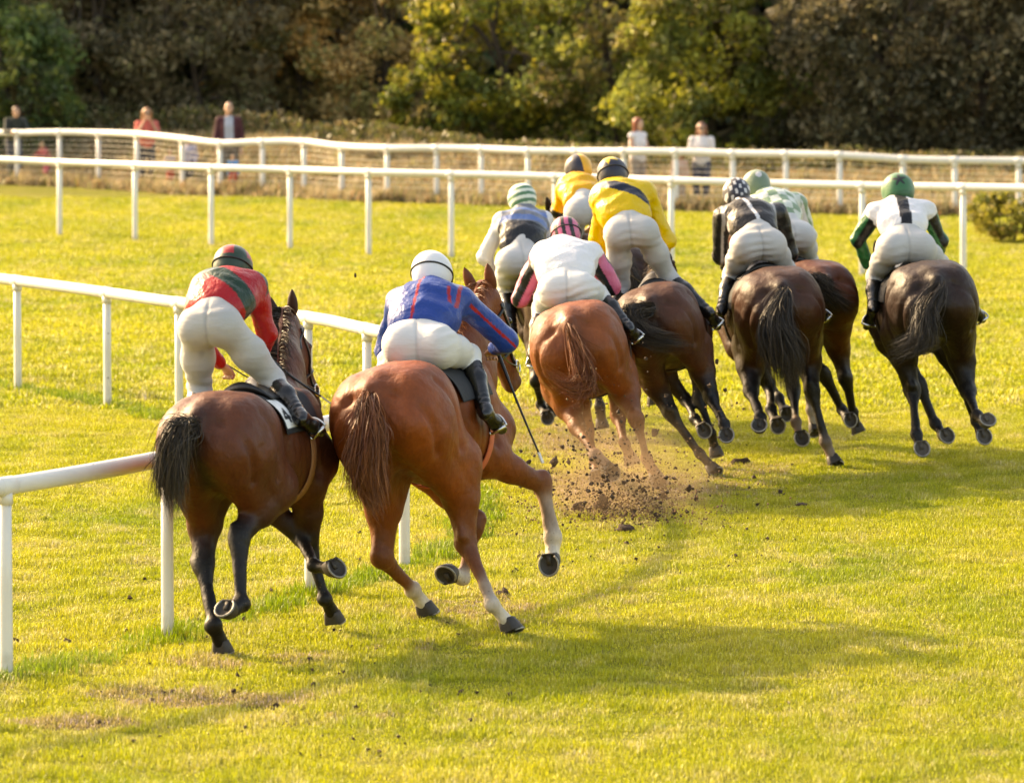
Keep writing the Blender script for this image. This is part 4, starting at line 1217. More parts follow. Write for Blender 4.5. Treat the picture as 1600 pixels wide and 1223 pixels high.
    # ---- silks
    js = []
    js.append(P_cap(pel + spine * 0.30, waist, 0.130 * sc * pf, 0.130 * sc * pf, 0.06, (right, 1.38), tag='trunk'))
    js.append(P_cap(waist, chest, 0.133 * sc * pf, 0.145 * sc * pf, 0.06, (right, 1.48), tag='trunk'))
    js.append(P_cap(chest, neck, 0.142 * sc * pf, 0.090 * sc * pf, 0.06, (right, 1.35), tag='trunk'))
    js.append(P_cap(shl + right * 0.02, shr - right * 0.02, 0.078 * sc * pf, 0.078 * sc * pf, 0.07, tag='trunk'))
    for a, b, c_, nm in (('shl', 'ell', 'hal', 'armL'), ('shr', 'elr', 'har', 'armR')):
        js += [P_cap(J[a], J[b], 0.076 * sc * pf, 0.066 * sc * pf, 0.05, tag=nm + '1'), P_cap(J[b], J[b] + 0.88 * (J[c_] - J[b]), 0.066 * sc * pf, 0.043 * sc * pf, 0.03, tag=nm + '2')]
    f = Field(js, sp.get('vox', 0.010)); V, F_ = f.mesh(1)
    nrm = f.grad(V)
    V = V + nrm * (vnoise(V, 12, 21) * 0.011 - np.abs(vnoise(V, 22, 22)) * 0.008 + np.sin((V - pel) @ sd * 60 + 4 * vnoise(V, 7, 5)) * np.clip(vnoise(V, 6, 6), 0, 1) * 0.004)[:, None]
    ti, tt = f.nearest(V)
    tags = np.array([p['tag'] for p in js])[ti]
    rel = V - pel
    t = (rel @ sd) / np.linalg.norm(spine)                 # 0 pelvis .. 1 neck
    w = (rel - t[:, None] * spine) @ right / 0.215
    h = (rel - t[:, None] * spine) @ backn
    arm = np.where(tags == 'trunk', 0, np.where(np.char.startswith(tags, 'armL'), -1, 1))
    at_ = np.where(np.char.endswith(tags, '2'), 0.5 + 0.5 * tt, 0.5 * tt)
    # position round the sleeve
    ang = np.zeros(len(V))
    for e, a, b in ((-1, 'shl', 'ell'), (1, 'shr', 'elr')):
        m = arm == e
        ax, bx, dx = frame_of(J[b] - J[a], (0, 1, 0))
        d = V[m] - J[a]; ang[m] = np.arctan2(d @ ax, -(d @ bx))
    c = sp['silk'](dict(t=t, w=w, h=h, arm=arm, at=at_, ang=ang, V=V))
    add('racing_silks', V, F_, M_SILK, root, c)
    # ---- boots
    for kn, an, to in (('knl', 'anl', 'tol'), ('knr', 'anr', 'tor')):
        k, a = J[kn], J[an]; to_ = J[to]
        fd = norm(to_ - a); sh = norm(a - k)
        sole = norm(sh - (sh @ fd) * fd)
        top = k + (a - k) * 0.16
        bp = [P_cap(top, k + (a - k) * 0.45, 0.064 * sc, 0.068 * sc, 0.03), P_cap(k + (a - k) * 0.45, a, 0.066 * sc, 0.046 * sc, 0.03),
              P_cap(a + sole * 0.03, a + fd * 0.12 + sole * 0.055, 0.045 * sc, 0.040 * sc, 0.03), P_cap(a + fd * 0.10 + sole * 0.058, a + fd * 0.19 + sole * 0.062, 0.041 * sc, 0.034 * sc, 0.03, (sole, 0.75)),
              P_cap(a - fd * 0.035 + sole * 0.06, a - fd * 0.02 + sole * 0.03, 0.036 * sc, 0.036 * sc, 0.03)]
        f = Field(bp, sp.get('vox', 0.010)); V, F_ = f.mesh(1)
        V = V + f.grad(V) * (np.sin((V - a) @ sh * 120 + 3 * vnoise(V, 10, 3)) * 0.0025 * np.exp(-(((V - a) @ sh + 0.03) / 0.06) ** 2))[:, None]
        boot = add('boot', V, F_, M_BOOT, root)
        # stirrup iron under the ball of the foot with its leather
        c0 = a + fd * 0.12 + sole * 0.10
        lat = norm(np.cross(fd, sole))
        Q = [c0 + lat * 0.058 * math.cos(w_) * (1.0) - sole * (0.0 if math.sin(w_) < 0 else 0.12 * math.sin(w_)) for w_ in np.linspace(-math.pi * 0.02, math.pi * 1.02, 15)]
        Q = [c0 - lat * 0.05] + [c0 + lat * 0.05] + Q
        v1, f1 = tube(Q[2:], 0.007, 6); v2, f2 = tube(Q[:2], 0.011, 6)
        sd_ = H.W((0.22 * (1 if kn == 'knr' else -1), 0.16, 1.38))
        v3, f3 = tube(catmull([c0 - sole * 0.12, 0.5 * (c0 - sole * 0.12 + sd_) + X * (0.02 if kn == 'knr' else -0.02), sd_], 4), 0.011, 6)
        v4, f4 = merge([(v1, f1), (v2, f2)])
        st = add('stirrup', v4, f4, M_STEEL, H.root)
        add('stirrup_leather', v3, f3, M_LEATHER, st)
    # ---- helmet with peak and goggle strap
    r_ = np.cross(hf, hu); Rh = np.stack([r_, hf, hu], 1)
    hc = head + hu * 0.042 * sc
    hs = sp.get('hs', 1.0) * sc
    hp = [P_ell(hc, np.array([0.112, 0.138, 0.112]) * hs, Rh, 0.02), P_cap(hc - hu * 0.05 * hs - hf * 0.02 * hs, hc - hu * 0.02 * hs, 0.103 * hs, 0.112 * hs, 0.03, (hf, 1.12)),
          P_ell(hc + hf * 0.135 * hs - hu * 0.035 * hs, np.array([0.085, 0.055, 0.012]) * hs, Rh, 0.02)]
    hp.append(dict(P_ell(hc - hu * 0.115 * hs + hf * 0.03 * hs, np.array([0.095, 0.115, 0.075]) * hs, Rh, 0.01), sub=True))
    f = Field(hp, 0.007); V, F_ = f.mesh(1)
    q = (V - hc) @ Rh / hs
    hm = add('helmet', V, F_, M_HELMET, root, sp['cap'](q))
    if sp.get('bobble'):
        add_sphere('bobble', hc + hu * 0.135 * hs, 0.028, mat('bobble_yarn', sp['bobble'], 0.8), hm)
    rr = []
    for w_ in np.linspace(0, 2 * math.pi, 41):
        d = r_ * math.sin(w_) + hf * math.cos(w_) * 1.0 - hu * (0.14 + 0.10 * math.cos(w_))
        rr.append(d)
    Q = f.cast(np.tile(hc - hu * 0.01 * hs, (41, 1)), np.array([norm(d) for d in rr]), far=0.24, off=0.002)
    v, g_ = tube(Q, 0.0065, 6, cap=False)
    if sp.get('strap', True): add('goggle_strap', v, g_, M_STRAP, root)
    # ---- reins
    for e, hnd in ((0, 'hal'), (1, 'har')):
        p0 = H.bits[e]; p1 = J[hnd] + Yf * 0.07
        mid = 0.5 * (p0 + p1) - Z * 0.03
        v, g_ = tube(catmull([p0, mid, p1], 6), 0.0075, 6, flat=0.5)
        add('rein', v, g_, M_LEATHER, H.root)
    return J, root
def build_whip(a, b, label, lean=None):
    """whip from handle a to tip b"""
    a, b = np.asarray(a), np.asarray(b)
    P = catmull([a, a * 0.5 + b * 0.5 - np.array([0, 0, 0.012]), b], 8)
    rr = np.interp(np.linspace(0, 1, len(P)), [0, 0.04, 0.28, 0.30, 0.8, 1], [0.014, 0.0125, 0.0115, 0.0085, 0.007, 0.006])
    root = empty('riding_whip', a); tag(root, label, 'whip', 'whips carried by the jockeys')
    v, f = tube(P, rr, 8); add('shaft', v, f, M_WHIP, root)
    d = norm(b - a); s_, u_, _ = frame_of(d)
    v, f = box(b + d * 0.03, (0.022, 0.008, 0.075), np.stack([s_, u_, d], 1)); add('flap', v, f, M_WHIP_TIP, root, smooth=False)
    return root
# ------------------------------------------------------------------ the field
BLACK_HAIR = ((0.0045, 0.0035, 0.003), (0.085, 0.058, 0.036))
CHEST_HAIR = ((0.10, 0.022, 0.005), (0.30, 0.105, 0.032))
BAY = dict(coat=(0.082, 0.020, 0.006), points=(0.006, 0.004, 0.003), hair=BLACK_HAIR, dk=0.55, dkcleft=0.8)
DARK = dict(coat=(0.028, 0.009, 0.0035), points=(0.005, 0.0035, 0.0025), hair=BLACK_HAIR, dk=0.7, dkcleft=0.8)
CHESTNUT = dict(coat=(0.180, 0.038, 0.006), points=(0.10, 0.028, 0.010), legs=np.array((0.15, 0.042, 0.012)), hair=CHEST_HAIR, dk=0.4, dkcleft=0.3)
WHITE_SOCK = (0.58, 0.50, 0.40)

HS = {}
HS[1] = dict(BAY, label='bay horse with black tail and number 4 saddle cloth beside the rail', seed=11, s=1.0, yaw=18, lean=5, croup=(342, 615, 29.25), number=4,
    poll_px=(447, 508, 1.22), muzzle_px=(489, 645, 1.42), ear=0.3, mane_side=-1,
    tail_px=[(277, 680, -0.99), (266, 740, -1.02), (276, 808, -1.0)], tail_spread=0.10, tail_n=1000, girth=(0.30, 0.13, 0.05), girth_name='tan',
    legs_px=dict(HL=dict(hk=(318, 886, 'b'), ft=(334, 976, 'b'), hf=(345, 1003, 'f')), HR=dict(hk=(373, 842, 'b'), ft=(377, 943, 'b'), hf=(360, 955, 'b'), fx=25),
                 FR=dict(kn=(485, 858, 'f'), ft=(508, 936, 'f'), hf=(519, 957, 'f')), FL=dict(kn=(478, 848, 'f'), ft=(492, 884, 'b'), hf=(515, 888, 'b'))))
HS[2] = dict(CHESTNUT, label='chestnut horse with white socks and bright tail kicking up towards the camera', seed=12, s=1.09, yaw=17, lean=12, croup=(606, 572, 30.2),
    poll_px=(758, 470, 1.20), muzzle_px=(800, 602, 1.45), ear=0.15, mane_side=-1,
    tail_px=[(578, 680, -0.98), (574, 740, -1.0), (590, 800, -0.97)], tail_spread=0.12, tail_n=1300, girth=(0.55, 0.12, 0.05), girth_name='red',
    legs_px=dict(HL=dict(hk=(597, 876, 'b'), ft=(645, 920, 'f'), hf=(662, 944, 'f'), sock=WHITE_SOCK), HR=dict(hk=(732, 872, 'b'), ft=(770, 942, 'b'), hf=(792, 970, 'f'), sock=WHITE_SOCK, sockup=0.28),
                 FR=dict(kn=(848, 757, 'f'), ft=(866, 846, 'b'), hf=(863, 874, 'b'), sock=WHITE_SOCK, sockup=0.75, fx=35), FL=dict(kn=(762, 842, 'f'), ft=(722, 905, 'b'), hf=(704, 893, 'b'), sock=WHITE_SOCK, fx=20)))
HS[3] = dict(CHESTNUT, label='chestnut horse throwing up soil, under the rider in white and pink', seed=13, s=1.07, yaw=4, lean=14, croup=(888, 476, 38.9), coat=(0.165, 0.040, 0.008),
    poll=(0, 1.25, 1.62), muzzle=(0, 1.6, 1.2),
    tail_px=[(906, 560, -0.98), (915, 598, -1.02), (896, 606, -1.03), (850, 578, -1.0)], tail_spread=0.085, tail_n=800,
    legs_px=dict(HL=dict(hk=(903, 668, 'b'), ft=(930, 710, 'b'), hf=(948, 730, 'b'), sock=(0.3, 0.2, 0.13)), HR=dict(hk=(994, 655, 'b'), ft=(1010, 715, 'f'), hf=(1024, 742, 'f')),
                 FR=dict(kn=(966, 650, 'f'), ft=(976, 692, 'b'), hf=(984, 712, 'f'))))
HS[4] = dict(BAY, label='bay horse with black tail swept sideways, under the rider in yellow and navy', seed=14, s=1.0, yaw=6, lean=15, croup=(1014, 447, 40.2), coat=(0.060, 0.017, 0.006),
    poll=(0, 1.2, 1.72), muzzle=(0, 1.58, 1.35),
    tail_px=[(986, 492, -0.98), (1010, 526, -1.03), (1082, 536, -1.0)], tail_spread=0.085, tail_n=800,
    legs_px=dict(HL=dict(hk=(1052, 652, 'b'), ft=(1108, 730, 'b'), hf=(1128, 748, 'b')), HR=dict(hk=(1112, 622, 'b'), ft=(1132, 662, 'b'), hf=(1136, 680, 'b'), fx=35),
                 FR=dict(kn=(1094, 640, 'f'), ft=(1111, 678, 'b'), hf=(1117, 700, 'f')), FL=dict(kn=(1072, 625, 'f'), ft=(1086, 655, 'b'), hf=(1096, 668, 'b'))))
HS[5] = dict(DARK, label='dark bay horse half hidden, under the rider in the green striped cap', seed=15, s=1.0, yaw=-9, lean=10, croup=(868, 412, 44.0), vox=0.02,
    tail=[(-0.0, -0.98, 1.20), (-0.0, -1.02, 1.0), (-0.05, -1.02, 0.75)], tail_n=300,
    legs_px=dict(HL=dict(hk=(838, 596, 'b'), ft=(845, 630, 'f'), hf=(852, 646, 'b'))))
HS[6] = dict(DARK, label='dark horse almost hidden behind the yellow riders, its ear showing', seed=16, s=1.0, yaw=-18, lean=10, croup=(950, 384, 45.5), vox=0.022, poll_px=(868, 338, 1.2), muzzle_px=(862, 400, 1.5),
    tail=[(-0.0, -0.98, 1.20), (-0.0, -1.02, 1.0), (-0.05, -1.02, 0.75)], tail_n=300, legs_px={})
HS[7] = dict(DARK, label='dark bay horse with bushy black tail, under the rider in charcoal', seed=17, s=1.07, yaw=-7, lean=9, croup=(1204, 421, 41.2), coat=(0.044, 0.013, 0.004),
    poll=(0, 1.3, 1.5), muzzle=(0, 1.62, 1.1),
    tail_px=[(1212, 510, -0.99), (1224, 552, -1.02), (1228, 606, -1.0)], tail_spread=0.18, tail_n=1500,
    legs_px=dict(HL=dict(hk=(1174, 612, 'b'), ft=(1188, 652, 'b'), hf=(1187, 668, 'b'), fx=40), HR=dict(hk=(1270, 612, 'b'), ft=(1292, 698, 'f'), hf=(1302, 718, 'f'), sock=(0.16, 0.11, 0.08)),
                 FL=dict(kn=(1202, 604, 'f'), ft=(1205, 640, 'b'), hf=(1212, 658, 'b')), FR=dict(kn=(1240, 614, 'f'), ft=(1243, 660, 'b'), hf=(1250, 682, 'b'), fx=35, sock=(0.2, 0.13, 0.09))))
HS[8] = dict(BAY, label='bay horse galloping behind the dark bay, under the rider in pale green checks', seed=18, s=1.0, yaw=-17, lean=9, croup=(1262, 411, 42.6), vox=0.017,
    tail_px=[(1276, 440, -0.98), (1304, 468, -1.02), (1334, 486, -1.0)], tail_spread=0.08, tail_n=600,
    legs_px=dict(HR=dict(hk=(1325, 604, 'b'), ft=(1333, 644, 'f'), hf=(1338, 664, 'f')), HL=dict(hk=(1303, 602, 'b'), ft=(1315, 640, 'f'), hf=(1324, 652, 'b')),
                 FR=dict(kn=(1262, 620, 'f'), ft=(1270, 660, 'b'), hf=(1274, 678, 'b'), sock=(0.4, 0.33, 0.26))))
HS[9] = dict(DARK, label='almost black horse furthest right, all feet off the ground', seed=19, s=1.08, yaw=-6, lean=7, croup=(1446, 411, 41.0), coat=(0.020, 0.007, 0.003),
    poll=(0, 1.3, 1.45), muzzle=(0, 1.62, 1.05), horn=(0.10, 0.08, 0.06),
    tail_px=[(1444, 490, -0.98), (1440, 530, -1.02), (1398, 548, -1.0)], tail_spread=0.11, tail_n=1000,
    legs_px=dict(HL=dict(st=(-0.24, -0.12, 1.02), hk=(1426, 612, 'b'), ft=(1432, 678, 'b'), hf=(1438, 700, 'b'), fx=40), HR=dict(hk=(1513, 612, 'b'), ft=(1526, 648, 'b'), hf=(1539, 660, 'b'), fx=35),
                 FL=dict(kn=(1446, 618, 'f'), ft=(1463, 668, 'b'), hf=(1474, 680, 'b'), fx=30), FR=dict(kn=(1516, 626, 'f'), ft=(1528, 664, 'b'), hf=(1534, 680, 'b'), fx=40)))

# ---- colours of the riders
RED, GREEN, BLUE, WHITE, BLACKC = np.array((0.36, 0.004, 0.008)), np.array((0.004, 0.028, 0.012)), np.array((0.004, 0.040, 0.230)), np.array((0.62, 0.61, 0.63)), np.array((0.005, 0.005, 0.006))
YELLOW, NAVY, PINK, ORANGE = np.array((0.66, 0.42, 0.006)), np.array((0.008, 0.010, 0.026)), np.array((0.52, 0.10, 0.20)), np.array((0.76, 0.36, 0.010))
GREY, SAGE, BRIGHTG = np.array((0.30, 0.29, 0.29)), np.array((0.15, 0.22, 0.14)), np.array((0.010, 0.115, 0.035))
def paint(base, n, *rules):
    c = np.tile(np.asarray(base, float), (n, 1))
    for m, col in rules: c[m] = col
    return c
def silk1(d):
    t, w, arm = d['t'], d['w'], d['arm']
    trunk = arm == 0
    sash = trunk & (np.abs((t - 0.66) + 0.30 * w) < 0.15)
    return paint(RED, len(t), (sash, GREEN), (trunk & (t > 0.78) & (w < -0.25), GREEN), ((arm == 1) & (d['at'] < 0.10), GREEN), ((arm == -1) & (d['at'] < 0.5), GREEN))
def silk2(d):
    t, w, arm = d['t'], d['w'], d['arm']; tr = arm == 0
    return paint(BLUE, len(t), (tr & (np.abs(w + 0.22) < 0.04), RED), (tr & (np.abs(w - 0.92) < 0.05) & (t > 0.5), RED), (tr & (np.abs(w - 0.66 + (t - 0.7) * 0.5) < 0.05) & (t < 0.80) & (t > 0.55), RED),
                 ((arm != 0) & (np.abs(d['ang'] - 0.2) < 0.11), RED))
def silk3(d):
    t, arm, an = d['t'], d['arm'], d['ang']
    sl = (arm != 0) & (d['at'] > 0.06)
    return paint(WHITE * 1.08, len(t), (sl, PINK), (sl & (np.abs(np.sin(an * 1.5 + 0.6)) < 0.6), BLACKC), ((arm != 0) & (d['at'] > 0.86), BLACKC))
def silk4(d):
    t, w, arm = d['t'], d['w'], d['arm']; tr = arm == 0
    return paint(YELLOW, len(t), (tr & (np.abs((t - 0.70) + 0.26 * w) < 0.115), NAVY), (tr & (np.abs((t - 0.70) + 0.26 * w) < 0.115) & (w < -0.35), GREY))
def silk5(d):
    t, arm = d['t'], d['arm']; tr = arm == 0
    return paint(np.array((0.16, 0.17, 0.20)), len(t), (tr & (t < 0.62), BLACKC * 2.5), (tr & (np.abs(t - 0.70) < 0.05), np.array((0.10, 0.17, 0.38))), (tr & (np.abs(t - 0.90) < 0.05), np.array((0.10, 0.17, 0.38))), (arm != 0, WHITE))
def silk6(d):
    return paint(ORANGE, len(d['t']), ((d['arm'] != 0) & (d['at'] > 0.45), BLACKC))
def silk7(d):
    t, w, arm = d['t'], d['w'], d['arm']; tr = arm == 0
    return paint(np.array((0.022, 0.018, 0.017)), len(t), (arm != 0, BLACKC), (tr & (np.abs(w + 0.05 + 0.5 * (t - 0.6)) < 0.075), WHITE), (np.abs(np.abs(w) - 1.02) < 0.06, GREY))
def silk8(d):
    V = d['V']; k = (np.floor(d['w'] * 2.6) + np.floor(d['t'] * 6)) % 2
    return paint(np.array((0.55, 0.58, 0.52)), len(V), (k == 1, SAGE * 1.3), ((d['arm'] != 0) & (np.abs(d['ang']) < 0.5), WHITE))
def silk9(d):
    t, w, arm, an = d['t'], d['w'], d['arm'], d['ang']; tr = arm == 0
    sl = (arm != 0) & (d['at'] > 0.08)
    return paint(WHITE * 1.05, len(t), (tr & (np.abs(w) < 0.22), BLACKC), (sl, BRIGHTG), (sl & (np.sin(an * 2 + 0.8) > 0.35), BLACKC))
def star(q, n=5, r0=0.022, r1=0.052):
    """star sewn on the upper back of the cap"""
    b_ = q[:, 2] * 0.985 + q[:, 1] * 0.17
    a = np.arctan2(q[:, 0], b_); r = np.where(q[:, 2] * 0.17 - q[:, 1] * 0.985 > 0.02, np.hypot(q[:, 0], b_), 9.0)
    f = np.abs(((a * n / (2 * np.pi)) % 1.0) - 0.5) * 2
    return r < r0 + (r1 - r0) * np.clip(f, 0, 1) ** 1.2
def cap1(q):
    a = np.arctan2(q[:, 0], q[:, 1]); k = (np.floor((a + np.pi) / (2 * np.pi) * 8 + 0.5) % 2) == 0
    return paint(GREEN, len(q), ((q[:, 2] > 0.012) & k, RED))
def cap2(q): return paint(WHITE * 1.08, len(q))
def cap3(q):
    return paint(PINK * 1.1, len(q), ((np.abs(((q[:, 0] + 0.0) / 0.062) % 1.0 - 0.5) > 0.26), BLACKC))
def cap4(q): return paint(NAVY, len(q), (star(q - np.array([0, 0.0, 0.062]), 6, 0.035, 0.085), YELLOW))
def cap5(q):
    k = np.floor((q[:, 2] + 0.2) / 0.028) % 2
    return paint(np.array((0.05, 0.17, 0.08)), len(q), (k == 1, np.array((0.62, 0.66, 0.56))))
def cap6(q): return paint(NAVY, len(q), (q[:, 0] > 0.0, ORANGE))
def cap7(q):
    k = (np.floor(q[:, 0] / 0.04) + np.floor(q[:, 2] / 0.04)) % 2
    return paint(NAVY, len(q), (k == 1, WHITE * 0.8), ((np.abs((q[:, 0] / 0.04) % 1 - 0.5) > 0.28), NAVY))
def cap8(q): return paint(SAGE * 0.8, len(q), (np.hypot(q[:, 0] + 0.0, q[:, 2] - 0.035) < 0.028, WHITE * 0.8))
def cap9(q): return paint(BRIGHTG, len(q), (star(q, 5, 0.014, 0.056), BLACKC), (q[:, 2] < -0.06, BRIGHTG * 0.7))

def joints(**k): return k
RS = {}
RS[1] = dict(label='rider in red and green silks standing in the stirrups, nearest the rail', silk=silk1, cap=cap1, breech=(0.394, 0.390, 0.388), seat=0.86, sc=1.0, hs=1.00, nod=0.30, mud=1,
    j=joints(pel=(330, 505, -0.02), neck=(362, 436, 0.36), head=(363, 422, 0.48), shl=(322, 448, 0.30), shr=(394, 448, 0.34), ell=(318, 535, 0.46), elr=(419, 520, 0.44), hal=(346, 570, 0.62), har=(412, 553, 0.58),
             hpl=(307, 512, -0.02), hpr=(353, 510, 0.0), knl=(312, 606, 0.26), knr=(404, 595, 0.26), anl=(305, 690, -0.05), anr=(458, 650, 0.02), tol=(300, 705, 0.14), tor=(492, 664, 0.18)))
RS[2] = dict(label='rider in blue silks with red seams and a white helmet, whip in hand', silk=silk2, cap=cap2, puff=1.08, breech=(0.570, 0.564, 0.561), seat=1.02, sc=1.0, hs=1.08, nod=0.35,
    j=joints(pel=(652, 540, -0.02), neck=(673, 452, 0.36), head=(675, 432, 0.49), shl=(624, 472, 0.28), shr=(722, 470, 0.38), ell=(603, 548, 0.42), elr=(792, 533, 0.56), hal=(700, 556, 0.70), har=(772, 546, 0.68),
             hpl=(630, 540, -0.03), hpr=(688, 542, 0.0), knl=(612, 590, 0.30), knr=(728, 556, 0.32), anl=(600, 660, -0.02), anr=(755, 640, 0.0), tol=(598, 676, 0.16), tor=(780, 660, 0.15)))
RS[3] = dict(label='rider in white silks with pink and black sleeves, crouched low', silk=silk3, cap=cap3, puff=1.15, breech=(0.570, 0.564, 0.561), seat=1.0, sc=1.0, hs=1.02, nod=0.3,
    j=joints(pel=(886, 450, -0.04), neck=(880, 386, 0.40), head=(885, 368, 0.53), shl=(848, 396, 0.32), shr=(926, 396, 0.34), ell=(814, 466, 0.40), elr=(955, 448, 0.40), hal=(850, 478, 0.62), har=(920, 470, 0.62),
             hpl=(864, 455, -0.04), hpr=(911, 452, -0.02), knl=(846, 480, 0.28), knr=(934, 458, 0.28), anl=(842, 545, 0.0), anr=(968, 512, 0.0), tol=(840, 558, 0.16), tor=(982, 524, 0.16)))
RS[4] = dict(label='rider in bright yellow silks with a navy sash, seat raised high', silk=silk4, cap=cap4, puff=1.12, breech=(0.411, 0.407, 0.405), seat=0.92, sc=1.0, hs=1.08, nod=0.35, mud=1,
    j=joints(pel=(985, 362, -0.04), neck=(962, 294, 0.36), head=(958, 276, 0.48), shl=(943, 308, 0.30), shr=(1010, 302, 0.33), ell=(935, 372, 0.42), elr=(1042, 376, 0.42), hal=(955, 408, 0.58), har=(1030, 405, 0.58),
             hpl=(965, 366, -0.04), hpr=(1008, 362, -0.02), knl=(970, 445, 0.24), knr=(1042, 430, 0.24), anl=(955, 515, -0.02), anr=(1092, 490, 0.0), tol=(950, 525, 0.14), tor=(1112, 504, 0.15)))
RS[5] = dict(label='rider with white sleeves and a green and white hooped cap', silk=silk5, cap=cap5, breech=(0.479, 0.474, 0.471), seat=0.95, hs=1.12, nod=0.25, strap=False, bobble=None,
    j=joints(pel=(813, 408, -0.04), neck=(818, 332, 0.36), head=(817, 315, 0.47), shl=(782, 346, 0.30), shr=(852, 344, 0.33), ell=(758, 402, 0.42), elr=(862, 398, 0.42), hal=(782, 438, 0.60), har=(835, 438, 0.60),
             hpl=(794, 410, -0.04), hpr=(834, 410, -0.02), knl=(790, 450, 0.26), knr=(846, 448, 0.26), anl=(800, 515, -0.02), anr=(880, 505, 0.0), tol=(796, 526, 0.14), tor=(888, 515, 0.15)))
RS[6] = dict(label='rider in orange yellow silks with a navy and yellow quartered cap, furthest ahead', silk=silk6, cap=cap6, breech=(0.424, 0.420, 0.418), seat=0.92, hs=1.08, nod=0.25, vox=0.012, strap=False,
    j=joints(pel=(915, 328, -0.04), neck=(902, 282, 0.36), head=(905, 268, 0.47), shl=(884, 292, 0.30), shr=(940, 288, 0.33), ell=(872, 330, 0.42), elr=(948, 338, 0.42), hal=(880, 352, 0.58), har=(925, 355, 0.58),
             hpl=(900, 332, -0.04), hpr=(934, 332, -0.02), knl=(892, 385, 0.24), knr=(938, 388, 0.24), anl=(890, 445, -0.02), anr=(965, 445, 0.0), tol=(886, 455, 0.14), tor=(972, 452, 0.15)))
RS[7] = dict(label='rider in charcoal silks with thin white braces and checked cap', silk=silk7, cap=cap7, breech=(0.417, 0.413, 0.411), seat=1.0, hs=1.00, nod=0.35, mud=1, strap=False,
    j=joints(pel=(1186, 380, -0.04), neck=(1162, 320, 0.40), head=(1152, 306, 0.53), shl=(1128, 340, 0.33), shr=(1216, 332, 0.36), ell=(1126, 400, 0.44), elr=(1236, 396, 0.44), hal=(1152, 422, 0.62), har=(1214, 420, 0.62),
             hpl=(1163, 386, -0.04), hpr=(1206, 384, -0.02), knl=(1152, 426, 0.26), knr=(1222, 418, 0.26), anl=(1134, 480, 0.0), anr=(1275, 480, 0.0), tol=(1128, 492, 0.15), tor=(1286, 490, 0.15)))
RS[8] = dict(label='rider in pale green checked silks with a sage cap bearing a white spot', silk=silk8, cap=cap8, breech=(0.482, 0.477, 0.474), seat=0.95, hs=1.05, nod=0.25, strap=False,
    j=joints(pel=(1232, 366, -0.04), neck=(1200, 308, 0.40), head=(1183, 294, 0.53), shl=(1176, 322, 0.33), shr=(1246, 316, 0.36), ell=(1172, 380, 0.44), elr=(1264, 368, 0.44), hal=(1195, 400, 0.62), har=(1240, 400, 0.62),
             hpl=(1214, 372, -0.04), hpr=(1252, 370, -0.02), knl=(1212, 410, 0.26), knr=(1264, 405, 0.26), anl=(1200, 470, 0.0), anr=(1308, 465, 0.0), tol=(1196, 480, 0.15), tor=(1318, 474, 0.15)))
RS[9] = dict(label='rider in white silks with black centre stripe and green sleeves, furthest right', silk=silk9, cap=cap9, breech=(0.414, 0.410, 0.408), seat=1.02, hs=1.20, nod=0.25, mud=0, strap=False, glove=1,
    j=joints(pel=(1415, 384, -0.04), neck=(1404, 318, 0.38), head=(1404, 303, 0.49), shl=(1366, 332, 0.30), shr=(1446, 330, 0.33), ell=(1340, 374, 0.38), elr=(1470, 376, 0.40), hal=(1358, 418, 0.52), har=(1446, 415, 0.58),
             hpl=(1391, 389, -0.04), hpr=(1439, 388, -0.02), knl=(1378, 430, 0.26), knr=(1458, 412, 0.26), anl=(1366, 480, 0.0), anr=(1520, 480, 0.0), tol=(1356, 500, 0.12), tor=(1530, 492, 0.15)))
HORSES = {}
for i in sorted(HS):
    HORSES[i] = build_horse(HS[i])
    JJ, _ = build_rider(HORSES[i], RS[i])
    HORSES[i].J = JJ
H = HORSES[1]; build_whip(HORSES[1].J['har'], H_plane(H, 503, 620, 0.72), 'whip in the hand of the rider in red and green, pointing down right')
H = HORSES[2]; build_whip(HORSES[2].J['har'] + H.R[:, 1] * 0.05, H_plane(H, 842, 708, 0.62), 'long whip hanging from the hand of the rider in blue')
